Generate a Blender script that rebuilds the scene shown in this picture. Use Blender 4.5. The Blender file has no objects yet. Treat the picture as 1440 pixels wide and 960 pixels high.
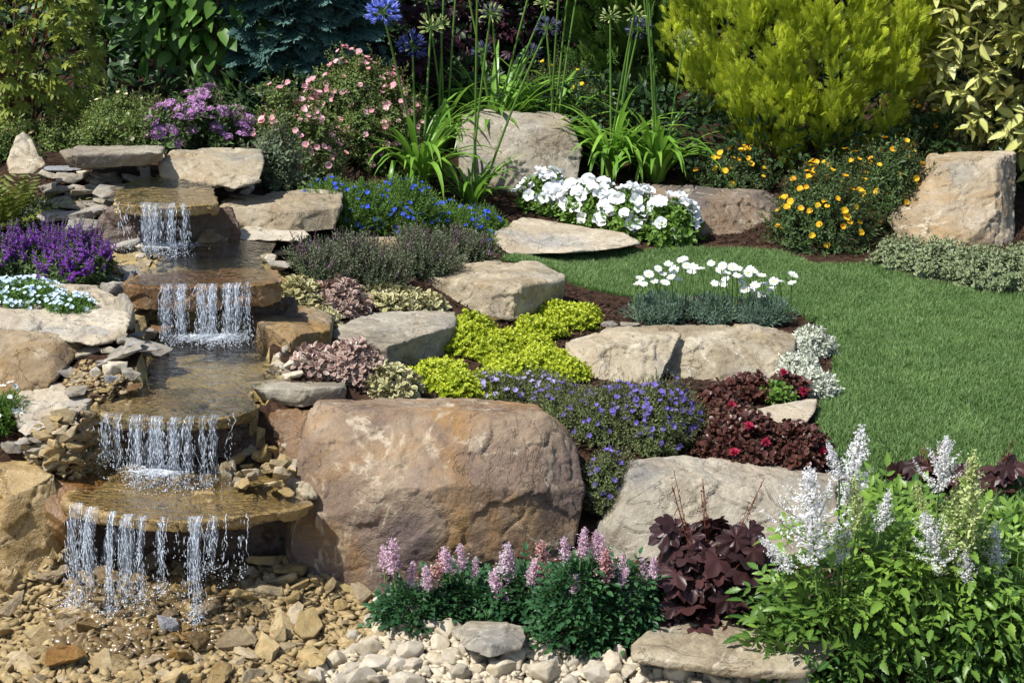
import bpy, math, random
import numpy as np
from mathutils import Vector, Matrix

# ---------------------------------------------------------------- camera, sky, sun
SC = bpy.context.scene
COL = SC.collection
R = math.radians
CAMZ, PITCH, FPX = 1.75, R(17.0), 2511.0
cam_d = bpy.data.cameras.new('camera')
cam = bpy.data.objects.new('camera', cam_d)
COL.objects.link(cam)
cam.location = (0, 0, CAMZ)
cam.rotation_euler = (R(90) - PITCH, 0, 0)
cam_d.sensor_width = 36.0
cam_d.lens = 36.0 * FPX / 1440.0
cam_d.clip_start = 0.05
cam_d.clip_end = 500
SC.camera = cam

TO_SUN = Vector((-0.55, -0.30, 1.0)).normalized()
world = bpy.data.worlds.new('World')
SC.world = world
world.use_nodes = True
wn = world.node_tree.nodes
bg = wn['Background']
sky = wn.new('ShaderNodeTexSky')
sky.sky_type = 'NISHITA'
sky.sun_disc = False
sky.sun_elevation = math.asin(TO_SUN.z)
sky.sun_rotation = math.atan2(TO_SUN.x, TO_SUN.y)
world.node_tree.links.new(sky.outputs[0], bg.inputs[0])
bg.inputs[1].default_value = 0.115
sun_d = bpy.data.lights.new('sun', 'SUN')
sun_d.energy = 5.0
sun_d.angle = R(0.53)
sun_d.color = (1.0, 0.985, 0.95)
sun = bpy.data.objects.new('sun', sun_d)
COL.objects.link(sun)
sun.rotation_euler = (-TO_SUN).to_track_quat('-Z', 'Y').to_euler()
sun.location = TO_SUN * 20
SC.view_settings.view_transform = 'Standard'
SC.view_settings.look = 'None'
SC.view_settings.exposure = 0.42
SC.view_settings.gamma = 1.0
SC.render.engine = 'CYCLES'
SC.cycles.use_denoising = True
SC.cycles.max_bounces = 6
SC.cycles.diffuse_bounces = 3
SC.cycles.glossy_bounces = 3
SC.cycles.transmission_bounces = 4
SC.cycles.transparent_max_bounces = 16
SC.cycles.caustics_reflective = False
SC.cycles.caustics_refractive = False
SC.cycles.sample_clamp_indirect = 6

RNG = np.random.default_rng(7)
random.seed(7)

# ---------------------------------------------------------------- helpers: points on the ground seen at a pixel of the photograph
CP, SP = math.cos(PITCH), math.sin(PITCH)


def rays(px, py):
    u = (np.asarray(px, float) - 720.0) / FPX
    v = (480.0 - np.asarray(py, float)) / FPX
    return np.stack([u, CP + v * SP, -SP + v * CP], -1)


def P(px, py, Y):
    d = rays(px, py)
    return tuple(d * (Y / d[1]) + np.array([0, 0, CAMZ]))


def PZ(px, py, z):
    d = rays(px, py)
    return tuple(d * ((z - CAMZ) / d[2]) + np.array([0, 0, CAMZ]))


def ppm(Y, z=0.25):
    return FPX / (Y * CP + (CAMZ - z) * SP)


# ---------------------------------------------------------------- numpy noise
def _hash(ix, iy, iz, seed):
    h = (ix * 374761393 + iy * 668265263 + iz * 2147483647 + seed * 974711) & 0xFFFFFFFF
    h = ((h ^ (h >> 13)) * 1274126177) & 0xFFFFFFFF
    h = ((h ^ (h >> 16)) * 2246822519) & 0xFFFFFFFF
    return ((h ^ (h >> 15)) & 0xFFFF) / 65535.0


def vnoise(p, seed=0):
    p = np.asarray(p, float)
    i = np.floor(p).astype(np.int64)
    f = p - i
    f = f * f * (3 - 2 * f)
    out = 0
    for dx in (0, 1):
        for dy in (0, 1):
            for dz in (0, 1):
                w = (f[:, 0] if dx else 1 - f[:, 0]) * (f[:, 1] if dy else 1 - f[:, 1]) * (f[:, 2] if dz else 1 - f[:, 2])
                out = out + w * _hash(i[:, 0] + dx, i[:, 1] + dy, i[:, 2] + dz, seed)
    return out


def fbm(p, oct=4, seed=0, gain=0.5):
    p = np.asarray(p, float)
    a, s, tot = 1.0, 0, 0
    for o in range(oct):
        s = s + a * vnoise(p * (2.03 ** o) + 17.3 * o, seed + o)
        tot += a
        a *= gain
    return s / tot


def facets(q, cell, seed, tilt=0.5):
    """Broken-stone relief: nearest-cell planes, each at its own height and slope."""
    q = q + cell * 0.45 * np.stack([vnoise(q / cell * 0.9 + 31 * k, seed + k) - .5 for k in range(3)], -1)
    i0 = np.floor(q / cell).astype(np.int64)
    best = np.full(len(q), 1e9); val = np.zeros(len(q))
    for dx in (-1, 0, 1):
        for dy in (-1, 0, 1):
            for dz in (-1, 0, 1):
                i = i0 + (dx, dy, dz)
                r = [_hash(i[:, 0], i[:, 1], i[:, 2], seed + 7 * k) for k in range(7)]
                s = (i + np.stack(r[:3], -1)) * cell
                v = q - s
                d2 = (v * v).sum(1)
                hv = r[3] - .5 + tilt * ((r[4] - .5) * v[:, 0] + (r[5] - .5) * v[:, 1] + (r[6] - .5) * v[:, 2]) * 2 / cell
                m = d2 < best
                best = np.where(m, d2, best); val = np.where(m, hv, val)
    return val


def in_poly(x, y, poly):
    x, y = np.asarray(x), np.asarray(y)
    inside = np.zeros(x.shape, bool)
    n = len(poly)
    for k in range(n):
        x0, y0 = poly[k][0], poly[k][1]
        x1, y1 = poly[(k + 1) % n][0], poly[(k + 1) % n][1]
        c = ((y0 > y) != (y1 > y)) & (x < (x1 - x0) * (y - y0) / ((y1 - y0) or 1e-9) + x0)
        inside ^= c
    return inside


# ---------------------------------------------------------------- mesh building
class T:
    """A small template mesh: verts, per-vertex data (random, along, across), triangles, quads and their material slots."""

    def __init__(s):
        s.V, s.A, s.F3, s.M3, s.F4, s.M4 = [], [], [], [], [], []
        s.n = 0

    def add(s, V, A=None, F3=(), F4=(), m=0):
        V = np.asarray(V, float).reshape(-1, 3)
        s.V.append(V)
        s.A.append(np.zeros((len(V), 3)) if A is None else np.asarray(A, float).reshape(-1, 3))
        if len(F3):
            f = np.asarray(F3, np.int64).reshape(-1, 3) + s.n
            s.F3.append(f)
            s.M3.append(np.broadcast_to(np.asarray(m), (len(f),)).copy())
        if len(F4):
            f = np.asarray(F4, np.int64).reshape(-1, 4) + s.n
            s.F4.append(f)
            s.M4.append(np.broadcast_to(np.asarray(m), (len(f),)).copy())
        s.n += len(V)
        return s

    def pack(s):
        c = lambda l, w, d: np.concatenate(l) if l else np.zeros((0,) + w, d)
        return c(s.V, (3,), float), c(s.A, (3,), float), c(s.F3, (3,), np.int64), c(s.M3, (), np.int64), c(s.F4, (4,), np.int64), c(s.M4, (), np.int64)

    def merge(s, t, B=None, p=(0, 0, 0), sc=1.0, rnd=None, m=None):
        V, A, F3, M3, F4, M4 = t.pack()
        V = V * sc
        if B is not None:
            V = V @ np.asarray(B).T
        V = V + np.asarray(p)
        A = A.copy()
        if rnd is not None:
            A[:, 0] = rnd
        s.V.append(V)
        s.A.append(A)
        if len(F3):
            s.F3.append(F3 + s.n)
            s.M3.append(M3 if m is None else np.full(len(F3), m))
        if len(F4):
            s.F4.append(F4 + s.n)
            s.M4.append(M4 if m is None else np.full(len(F4), m))
        s.n += len(V)
        return s

    def many(s, ts, pos, B, sc, rnd=None):
        """Copies of templates ts at pos (N,3), with bases B (N,3,3) and sizes sc (N,) or (N,3); rnd (N,) shifts the random value."""
        pos = np.asarray(pos, float).reshape(-1, 3)
        N = len(pos)
        if N == 0:
            return s
        B = np.asarray(B, float)
        sc = np.broadcast_to(np.asarray(sc, float).reshape(-1, 1) if np.ndim(sc) < 2 else np.asarray(sc, float), (N, 3))
        if not isinstance(ts, (list, tuple)):
            ts = [ts]
        pick = RNG.integers(0, len(ts), N)
        rnd = RNG.random(N) if rnd is None else np.asarray(rnd)
        for k, t in enumerate(ts):
            ix = np.nonzero(pick == k)[0]
            if len(ix) == 0:
                continue
            V, A, F3, M3, F4, M4 = t.pack()
            W = V[None] * sc[ix][:, None, :]
            W = np.einsum('nij,nvj->nvi', B[ix], W) + pos[ix][:, None, :]
            n, v = len(ix), len(V)
            AA = np.repeat(A[None], n, 0)
            AA[:, :, 0] = np.clip(AA[:, :, 0] * 0.5 + rnd[ix][:, None] * 0.75 - 0.12, 0, 1)
            off = (np.arange(n) * v + s.n)[:, None, None]
            s.V.append(W.reshape(-1, 3))
            s.A.append(AA.reshape(-1, 3))
            if len(F3):
                s.F3.append((F3[None] + off).reshape(-1, 3))
                s.M3.append(np.tile(M3, n))
            if len(F4):
                s.F4.append((F4[None] + off).reshape(-1, 4))
                s.M4.append(np.tile(M4, n))
            s.n += n * v
        return s

    def mesh(s, name, mats, origin=(0, 0, 0), smooth=False):
        V, A, F3, M3, F4, M4 = s.pack()
        me = bpy.data.meshes.new(name)
        me.vertices.add(len(V))
        me.vertices.foreach_set('co', (V - np.asarray(origin)).astype(np.float32).ravel())
        li = np.concatenate([F3.ravel(), F4.ravel()]).astype(np.int32)
        me.loops.add(len(li))
        me.loops.foreach_set('vertex_index', li)
        n3, n4 = len(F3), len(F4)
        me.polygons.add(n3 + n4)
        ls = np.concatenate([np.arange(n3) * 3, n3 * 3 + np.arange(n4) * 4]).astype(np.int32)
        me.polygons.foreach_set('loop_start', ls)
        me.polygons.foreach_set('material_index', np.concatenate([M3, M4]).astype(np.int32))
        if smooth:
            me.polygons.foreach_set('use_smooth', np.ones(n3 + n4, bool))
        at = me.attributes.new('lf', 'FLOAT_VECTOR', 'POINT')
        at.data.foreach_set('vector', A.astype(np.float32).ravel())
        me.update(calc_edges=True)
        for m in (mats if isinstance(mats, (list, tuple)) else [mats]):
            me.materials.append(m)
        return me


def link(name, data, parent=None, loc=(0, 0, 0), rot=None, sc=None):
    o = bpy.data.objects.new(name, data)
    COL.objects.link(o)
    o.parent = parent
    o.location = loc
    if rot is not None:
        o.rotation_euler = rot
    if sc is not None:
        o.scale = (sc, sc, sc) if np.ndim(sc) == 0 else sc
    return o


def tag(o, label=None, cat=None, group=None, kind=None):
    if label: o['label'] = label
    if cat: o['category'] = cat
    if group: o['group'] = group
    if kind: o['kind'] = kind
    return o


def root(name, label, cat, loc, group=None):
    return tag(link(name, None, None, loc), label, cat, group)


def part(name, t, mats, parent, smooth=False):
    return link(name, t.mesh(name, mats, parent.location, smooth), parent)


def nrm(a):
    a = np.asarray(a, float)
    return a / np.maximum(np.linalg.norm(a, axis=-1, keepdims=True), 1e-9)


def basisY(d, hint):
    """Bases whose Y runs along d and whose Z leans to hint: for leaves lying in XY."""
    y = nrm(d)
    x = nrm(np.cross(y, hint) + 1e-6)
    return np.stack([x, y, np.cross(x, y)], -1)


def basisZ(d, twist=None):
    z = nrm(np.atleast_2d(d))
    a = RNG.normal(size=z.shape)
    x = nrm(np.cross(a, z))
    return np.stack([x, np.cross(z, x), z], -1)


def tube(pts, r0, r1=None, sides=4, m=0, along=(0, 1), t=None):
    """A tapering tube through pts."""
    t = t or T()
    pts = np.asarray(pts, float)
    n = len(pts)
    rr = np.linspace(r0, r0 if r1 is None else r1, n) if np.ndim(r0) == 0 else np.asarray(r0)
    d = nrm(np.gradient(pts, axis=0))
    a = np.where(np.abs(d[:, [2]]) > 0.9, np.array([[1., 0, 0]]), np.array([[0, 0, 1.]]))
    x = nrm(np.cross(d, a)); y = np.cross(d, x)
    ang = np.arange(sides) * 2 * np.pi / sides
    V = pts[:, None] + rr[:, None, None] * (np.cos(ang)[None, :, None] * x[:, None] + np.sin(ang)[None, :, None] * y[:, None])
    F = []
    for i in range(n - 1):
        for k in range(sides):
            F.append((i * sides + k, i * sides + (k + 1) % sides, (i + 1) * sides + (k + 1) % sides, (i + 1) * sides + k))
    A = np.zeros((n, sides, 3)); A[:, :, 0] = 0.5; A[:, :, 1] = np.linspace(along[0], along[1], n)[:, None]
    return t.add(V, A, F4=F, m=m)


# ---------------------------------------------------------------- materials
class NT:
    def __init__(s, name):
        s.mat = bpy.data.materials.new(name)
        s.mat.use_nodes = True
        s.t = s.mat.node_tree
        s.t.nodes.clear()
        s.out = s.n('ShaderNodeOutputMaterial')

    def n(s, typ, **kw):
        nd = s.t.nodes.new(typ)
        for k, v in kw.items():
            if isinstance(k, str) and k.startswith('i_'):
                nd.inputs[k[2:]].default_value = v
            else:
                setattr(nd, k, v)
        return nd

    def l(s, a, b):
        s.t.links.new(a, b)

    def val(s, sock, v):
        if hasattr(v, 'is_output'):
            s.l(v, sock)
        elif isinstance(v, (tuple, list)) and len(v) == 3 and sock.type == 'RGBA':
            sock.default_value = (*v, 1)
        else:
            sock.default_value = v

    def mix(s, f, a, b, blend='MIX'):
        m = s.n('ShaderNodeMix', data_type='RGBA', blend_type=blend)
        s.val(m.inputs[0], f); s.val(m.inputs[6], a); s.val(m.inputs[7], b)
        return m.outputs[2]

    def math(s, op, a, b=0.0, c=0.0, clamp=False):
        m = s.n('ShaderNodeMath', operation=op, use_clamp=clamp)
        s.val(m.inputs[0], a); s.val(m.inputs[1], b)
        if len(m.inputs) > 2: s.val(m.inputs[2], c)
        return m.outputs[0]

    def noise(s, vec, scale, detail=4, rough=0.55, dist=0.0):
        m = s.n('ShaderNodeTexNoise')
        s.val(m.inputs['Vector'], vec)
        m.inputs['Scale'].default_value = scale; m.inputs['Detail'].default_value = detail
        m.inputs['Roughness'].default_value = rough; m.inputs['Distortion'].default_value = dist
        return m.outputs['Fac']

    def rng(s, v, a, b, c=0.0, d=1.0):
        m = s.n('ShaderNodeMapRange', clamp=True)
        s.val(m.inputs[0], v)
        for i, q in enumerate((a, b, c, d)): m.inputs[i + 1].default_value = q
        return m.outputs[0]

    def ramp(s, v, stops):
        m = s.n('ShaderNodeValToRGB')
        s.val(m.inputs[0], v)
        e = m.color_ramp.elements
        while len(e) < len(stops): e.new(0.5)
        for k, (p, c) in enumerate(stops):
            e[k].position = p; e[k].color = (*c, 1)
        return m.outputs[0]

    def bsdf(s, col, rough=0.6, spec=0.35, normal=None, **kw):
        b = s.n('ShaderNodeBsdfPrincipled')
        s.val(b.inputs['Base Color'], col); s.val(b.inputs['Roughness'], rough); s.val(b.inputs['Specular IOR Level'], spec)
        if normal is not None: s.l(normal, b.inputs['Normal'])
        for k, v in kw.items(): s.val(b.inputs[k], v)
        return b

    def bump(s, h, strength, dist, prev=None):
        b = s.n('ShaderNodeBump')
        b.inputs['Strength'].default_value = strength; b.inputs['Distance'].default_value = dist
        s.l(h, b.inputs['Height'])
        if prev is not None: s.l(prev, b.inputs['Normal'])
        return b.outputs[0]


def leafmat(name, c0, c1, tip=None, tip_from=0.4, margin=None, margin_from=0.6, rough=0.5, transl=0.25, spec=0.3, mid=None):
    """Leaves: colour varies leaf by leaf between c0 and c1; young tips, pale margins and a pale midrib are pigment along and across the leaf."""
    m = NT(name)
    a = m.n('ShaderNodeAttribute', attribute_name='lf')
    sp = m.n('ShaderNodeSeparateXYZ')
    m.l(a.outputs['Vector'], sp.inputs[0])
    col = m.mix(sp.outputs[0], c0, c1)
    if tip is not None:
        col = m.mix(m.rng(sp.outputs[1], tip_from, 1.0), col, tip)
    if margin is not None:
        f = m.rng(m.math('ADD', sp.outputs[2], m.math('MULTIPLY', m.noise(m.n('ShaderNodeTexCoord').outputs['Object'], 150, 2), 0.4)), margin_from + 0.1, margin_from + 0.35)
        col = m.mix(f, col, margin)
    if mid is not None:
        col = m.mix(m.rng(sp.outputs[2], 0.0, 0.25, 0.6, 0.0), col, mid)
    col = m.mix(m.rng(m.noise(m.n('ShaderNodeTexCoord').outputs['Object'], 7, 2), 0.3, 0.7, 0.0, 0.35), col, tuple(0.62 * x for x in c0))
    b = m.bsdf(col, rough, spec)
    tr = m.n('ShaderNodeBsdfTranslucent')
    m.val(tr.inputs[0], m.mix(0.35, col, (col if False else c1)))
    mx = m.n('ShaderNodeMixShader')
    mx.inputs[0].default_value = transl
    m.l(b.outputs[0], mx.inputs[1]); m.l(tr.outputs[0], mx.inputs[2])
    m.l(mx.outputs[0], m.out.inputs[0])
    return m.mat


def petalmat(name, c0, c1, base=None, transl=0.3):
    m = NT(name)
    a = m.n('ShaderNodeAttribute', attribute_name='lf')
    sp = m.n('ShaderNodeSeparateXYZ')
    m.l(a.outputs['Vector'], sp.inputs[0])
    oi = m.n('ShaderNodeObjectInfo')
    col = m.mix(m.math('FRACT', m.math('ADD', sp.outputs[0], oi.outputs['Random'])), c0, c1)
    if base is not None:
        col = m.mix(m.rng(sp.outputs[1], 0.15, 0.55, 1.0, 0.0), col, base)
    b = m.bsdf(col, 0.6, 0.2)
    tr = m.n('ShaderNodeBsdfTranslucent')
    m.val(tr.inputs[0], col)
    mx = m.n('ShaderNodeMixShader')
    mx.inputs[0].default_value = transl
    m.l(b.outputs[0], mx.inputs[1]); m.l(tr.outputs[0], mx.inputs[2])
    m.l(mx.outputs[0], m.out.inputs[0])
    return m.mat


def stonemat(name, light, mid, dark, stain=(0.36, 0.2, 0.07), stain_amt=0.5, vein=(0.62, 0.55, 0.42), vein_amt=0.5, scale=1.0, wet=0.0, grey=None, grey_amt=0.0, per_object=0.0, moss=0.0, bumpk=1.0):
    """Sandstone: blotches, iron stain, pale veins, grain and pits."""
    m = NT(name)
    tc = m.n('ShaderNodeTexCoord')
    oi = m.n('ShaderNodeObjectInfo')
    ad = m.n('ShaderNodeVectorMath', operation='ADD')
    cb = m.n('ShaderNodeCombineXYZ')
    for i in range(3): m.l(m.math('MULTIPLY', oi.outputs['Random'], 31.7 + 11 * i), cb.inputs[i])
    m.l(tc.outputs['Object'], ad.inputs[0]); m.l(cb.outputs[0], ad.inputs[1])
    v = ad.outputs[0]
    n1 = m.noise(v, 4.0 * scale, 7, 0.62, 0.7)
    col = m.ramp(n1, [(0.30, dark), (0.46, mid), (0.64, light)])
    n2 = m.noise(v, 9 * scale, 5, 0.6, 1.2)
    if grey is not None:
        col = m.mix(m.rng(m.noise(v, 3.1 * scale, 3, 0.5, 0.3), 0.62 - 0.2 * grey_amt, 0.72 - 0.1 * grey_amt, 0, 0.9), col, grey)
    st = m.rng(m.noise(v, 2.6 * scale, 5, 0.6, 1.0), 0.48, 0.66, 0, stain_amt)
    col = m.mix(st, col, stain)
    vn = m.math('ABSOLUTE', m.math('SUBTRACT', m.noise(v, 3.3 * scale, 6, 0.55, 1.3), 0.5))
    vf = m.math('MULTIPLY', m.rng(vn, 0.0, 0.022, 1, 0), m.rng(n2, 0.45, 0.62, 0, vein_amt))
    col = m.mix(vf, col, vein)
    fine = m.noise(v, 55 * scale, 4, 0.7)
    col = m.mix(m.rng(fine, 0.3, 0.7, 0.32, 0.0), col, (0.06, 0.045, 0.03))
    sp = m.noise(v, 190, 2, 0.6)
    col = m.mix(m.rng(sp, 0.56, 0.75, 0.0, 0.35), col, tuple(min(1, 1.25 * x) for x in light))
    if per_object:
        hs = m.n('ShaderNodeHueSaturation')
        m.val(hs.inputs['Value'], m.rng(oi.outputs['Random'], 0, 1, 1 - per_object, 1 + per_object))
        m.val(hs.inputs['Saturation'], m.rng(m.math('FRACT', m.math('MULTIPLY', oi.outputs['Random'], 7.3)), 0, 1, 1 - per_object, 1 + per_object * .6))
        m.val(hs.inputs['Color'], col)
        col = hs.outputs[0]
    if moss:
        mf = m.rng(m.noise(tc.outputs['Object'], 14, 4), 0.52, 0.66, 0, moss)
        col = m.mix(mf, col, (0.06, 0.09, 0.012))
    rough = 0.85
    if wet:
        col = m.mix(wet * 0.55, col, (0.05, 0.03, 0.01), 'MULTIPLY') if False else m.mix(1.0, col, (1 - .45 * wet, 1 - .52 * wet, 1 - .62 * wet), 'MULTIPLY')
        rough = m.rng(n2, 0.35, 0.65, 0.12, 0.5)
    crk = m.rng(m.math('ABSOLUTE', m.math('SUBTRACT', m.noise(v, 3.2 * scale, 6, .6, .8), 0.5)), 0.0, 0.006, 0.0, 1.0)
    col = m.mix(m.rng(crk, 0, 1, .3, 0), col, (0.07, 0.05, 0.035))
    b0 = m.bump(crk, 0.6 * bumpk, 0.006)
    b1 = m.bump(m.noise(v, 24 * scale, 7, 0.7, 0.4), 0.8 * bumpk, 0.014, b0)
    b2 = m.bump(fine, 0.5 * bumpk, 0.004, b1)
    b3 = m.bump(m.noise(v, 260, 2), 0.35 * bumpk, 0.0015, b2)
    b = m.bsdf(col, rough, 0.5 if wet else 0.25, b3)
    m.l(b.outputs[0], m.out.inputs[0])
    return m.mat


def plainmat(name, col, rough=0.8, spec=0.2, var=0.3, scale=30):
    m = NT(name)
    tc = m.n('ShaderNodeTexCoord')
    n1 = m.noise(tc.outputs['Object'], scale, 4)
    c = m.mix(m.rng(n1, 0.3, 0.7, 0, 1), tuple(x * (1 - var) for x in col), tuple(min(1, x * (1 + var)) for x in col))
    b = m.bsdf(c, rough, spec, m.bump(n1, 0.4, 0.004))
    m.l(b.outputs[0], m.out.inputs[0])
    return m.mat
# ---------------------------------------------------------------- the ground: one height field through measured points
CTRL = [(0, 960, 3.35), (360, 960, 3.33), (720, 960, 3.32), (1080, 960, 3.3), (1440, 960, 3.3), (100, 900, 3.47), (300, 850, 3.6),
        (470, 848, 3.67), (545, 858, 3.645), (700, 858, 3.64), (600, 880, 3.53), (800, 930, 3.4), (750, 860, 3.56), (800, 790, 3.72), (830, 740, 3.85), (850, 650, 4.05),
        (900, 620, 4.12), (1000, 640, 4.06), (1150, 620, 4.15), (1180, 640, 4.1), (1300, 640, 4.1), (1440, 680, 3.95), (1440, 640, 4.12),
        (1200, 560, 4.5), (1440, 560, 4.5), (1440, 450, 5.25), (1150, 450, 5.25), (1000, 400, 5.65), (800, 370, 5.95), (1440, 400, 5.65),
        (1100, 360, 6.05), (1300, 350, 6.15), (720, 350, 6.1), (950, 795, 3.69), (1100, 795, 3.69), (1250, 850, 3.55), (1440, 800, 3.68),
        (800, 300, 6.5), (950, 260, 6.8), (720, 270, 6.7), (1200, 250, 6.9), (1400, 330, 6.3), (1100, 200, 7.3), (600, 250, 6.6),
        (700, 200, 7.2), (500, 220, 6.6), (250, 210, 5.65), (100, 215, 5.7), (0, 240, 5.3), (450, 270, 5.8), (600, 320, 5.7),
        (430, 330, 5.3), (560, 390, 5.2), (690, 350, 5.85), (700, 430, 5.2), (850, 440, 5.3), (640, 500, 4.74), (760, 540, 4.49), (720, 455, 5.06), (520, 525, 4.5),
        (900, 560, 4.45), (560, 560, 4.15), (460, 540, 4.15), (420, 470, 4.6), (400, 400, 4.9), (380, 350, 5.0), (120, 330, 5.0),
        (30, 330, 5.1), (60, 412, 4.72), (150, 425, 4.66), (110, 500, 4.14), (0, 446, 4.36), (0, 552, 4.08), (60, 550, 4.08), (150, 540, 4.0), (60, 600, 3.9),
        (0, 620, 3.85), (120, 650, 3.78), (0, 845, 3.68), (80, 845, 3.68), (390, 660, 3.88), (1700, 500, 4.9),
        (-300, 450, 4.5), (-300, 800, 3.7), (1700, 800, 3.7), (720, 130, 8.2), (200, 130, 7.2), (1300, 150, 8.2), (-200, 200, 6.4), (1700, 300, 6.5)]
_cp = np.array([P(*c) for c in CTRL])


def _tps_fit(xy, z, lam):
    n = len(xy)
    d = np.linalg.norm(xy[:, None] - xy[None], axis=-1)
    K = np.where(d > 0, d * d * np.log(np.maximum(d, 1e-9)), 0) + lam * np.eye(n)
    Q = np.hstack([np.ones((n, 1)), xy])
    M = np.block([[K, Q], [Q.T, np.zeros((3, 3))]])
    return np.linalg.solve(M, np.concatenate([z, np.zeros(3)]))


_w = _tps_fit(_cp[:, :2], _cp[:, 2], 0.01)


def _tps(x, y):
    x = np.clip(x, -2.4, 2.4); y = np.clip(y, 3.0, 8.6)
    q = np.stack([x, y], -1)
    d = np.linalg.norm(q[..., None, :] - _cp[:, :2], axis=-1)
    k = np.where(d > 0, d * d * np.log(np.maximum(d, 1e-9)), 0)
    return k @ _w[:-3] + _w[-3] + x * _w[-2] + y * _w[-1]


# pools: water level and outline in plan, from their outlines in the photograph
Z1, Z2, Z3, Z4 = 0.676, 0.543, 0.400, 0.252
POOL1 = [PZ(*q, Z1)[:2] for q in [(163, 287), (154, 264), (205, 248), (300, 258), (304, 287), (220, 290)]]
POOL2 = [PZ(*q, Z2)[:2] for q in [(178, 398), (222, 372), (232, 335), (322, 335), (392, 342), (366, 372), (394, 392), (392, 396), (300, 402), (200, 402)]]
POOL3 = [PZ(*q, Z3)[:2] for q in [(120, 574), (195, 548), (212, 528), (186, 505), (226, 462), (362, 462), (372, 500), (400, 525), (352, 550), (364, 575), (330, 585), (260, 592), (200, 588), (150, 585)]]
POOL4 = [PZ(*q, Z4)[:2] for q in [(92, 698), (130, 668), (190, 640), (330, 640), (425, 690), (440, 708), (350, 724), (250, 732), (180, 728), (95, 704)]]
STAMPS = [(POOL1, Z1 - 0.05, 1.05), (POOL2, Z2 - 0.055, 1.08), (POOL3, Z3 - 0.06, 1.08), (POOL4, 0.045, 1.12)]


def grow(poly, k):
    a = np.array(poly)
    c = a.mean(0)
    return [tuple(c + (q - c) * k) for q in a]


GX = np.concatenate([[-60, -25, -10, -5, -3.2], np.arange(-2.6, 2.6001, 0.02), [3.2, 5, 10, 25, 60]])
GY = np.concatenate([[-30, -8, 0, 1.5, 2.4], np.arange(2.9, 8.6, 0.02), [9.2, 11, 16, 30, 80]])
_gx, _gy = np.meshgrid(GX, GY)
GZ = np.zeros(_gx.shape)
for _j in range(len(GY)):
    GZ[_j] = _tps(_gx[_j], _gy[_j])
GZ += 0.006 * (fbm(np.stack([_gx.ravel() * 9, _gy.ravel() * 9, 0 * _gx.ravel()], -1), 3, 3).reshape(_gx.shape) - 0.5)
for _poly, _z, _k in STAMPS:
    _m = in_poly(_gx, _gy, grow(_poly, _k))
    GZ = np.where(_m, np.minimum(GZ, _z), GZ)


def ground(x, y):
    x = np.asarray(x, float); y = np.asarray(y, float)
    i = np.clip(np.searchsorted(GX, x) - 1, 0, len(GX) - 2)
    j = np.clip(np.searchsorted(GY, y) - 1, 0, len(GY) - 2)
    fx = np.clip((x - GX[i]) / (GX[i + 1] - GX[i]), 0, 1); fy = np.clip((y - GY[j]) / (GY[j + 1] - GY[j]), 0, 1)
    return (GZ[j, i] * (1 - fx) + GZ[j, i + 1] * fx) * (1 - fy) + (GZ[j + 1, i] * (1 - fx) + GZ[j + 1, i + 1] * fx) * fy


def spots(px, py, lift=0.0):
    """Ground points seen at pixels (px, py): march each ray to the height field."""
    px = np.atleast_1d(np.asarray(px, float)); py = np.atleast_1d(np.asarray(py, float))
    d = rays(px, py)
    Y = np.full(len(px), 2.6)
    done = np.zeros(len(px), bool)
    for _ in range(600):
        t = Y / d[:, 1]
        z = CAMZ + d[:, 2] * t
        hit = z <= ground(d[:, 0] * t, Y) + lift
        done |= hit
        Y = np.where(done, Y, Y + 0.01)
        if done.all() or Y.max() > 8.6: break
    t = (Y - 0.005) / d[:, 1]
    return np.stack([d[:, 0] * t, Y - 0.005, CAMZ + d[:, 2] * t], -1)


def spot(px, py):
    return spots(px, py)[0]


LAWN_PX = [(704, 366), (740, 352), (800, 356), (905, 352), (985, 350), (1100, 354), (1140, 372), (1232, 372), (1300, 396), (1440, 414), (1560, 420), (1760, 430),
           (1760, 730), (1560, 735), (1440, 742), (1300, 728), (1190, 672), (1142, 606), (1152, 570), (1172, 520), (1168, 470), (1122, 440), (1000, 415),
           (890, 418), (850, 412), (800, 398), (780, 380)]
LAWN = [tuple(q[:2]) for q in spots([a[0] for a in LAWN_PX], [a[1] for a in LAWN_PX])]

# soil / lawn ground sheet
def soil_mat():
    m = NT('mulch_soil')
    tc = m.n('ShaderNodeTexCoord')
    v = tc.outputs['Object']
    n1 = m.noise(v, 28, 6, 0.7)
    col = m.ramp(n1, [(0.3, (0.018, 0.010, 0.006)), (0.5, (0.05, 0.026, 0.015)), (0.7, (0.11, 0.06, 0.036))])
    b = m.bsdf(col, 0.95, 0.15, m.bump(m.noise(v, 70, 5, 0.7), 0.9, 0.02))
    m.l(b.outputs[0], m.out.inputs[0])
    return m.mat


def turf_mat():
    m = NT('turf_thatch')
    tc = m.n('ShaderNodeTexCoord')
    n1 = m.noise(tc.outputs['Object'], 40, 5, 0.7)
    col = m.ramp(n1, [(0.3, (0.015, 0.03, 0.006)), (0.7, (0.05, 0.09, 0.018))])
    b = m.bsdf(col, 0.95, 0.1)
    m.l(b.outputs[0], m.out.inputs[0])
    return m.mat


def bed_mat():
    m = NT('tan_silt')
    tc = m.n('ShaderNodeTexCoord')
    v = tc.outputs['Object']
    col = m.ramp(m.noise(v, 35, 5, 0.7), [(0.3, (0.20, 0.145, 0.06)), (0.7, (0.40, 0.31, 0.15))])
    b = m.bsdf(col, 0.9, 0.2, m.bump(m.noise(v, 60, 4), 0.8, 0.01))
    m.l(b.outputs[0], m.out.inputs[0])
    return m.mat


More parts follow.
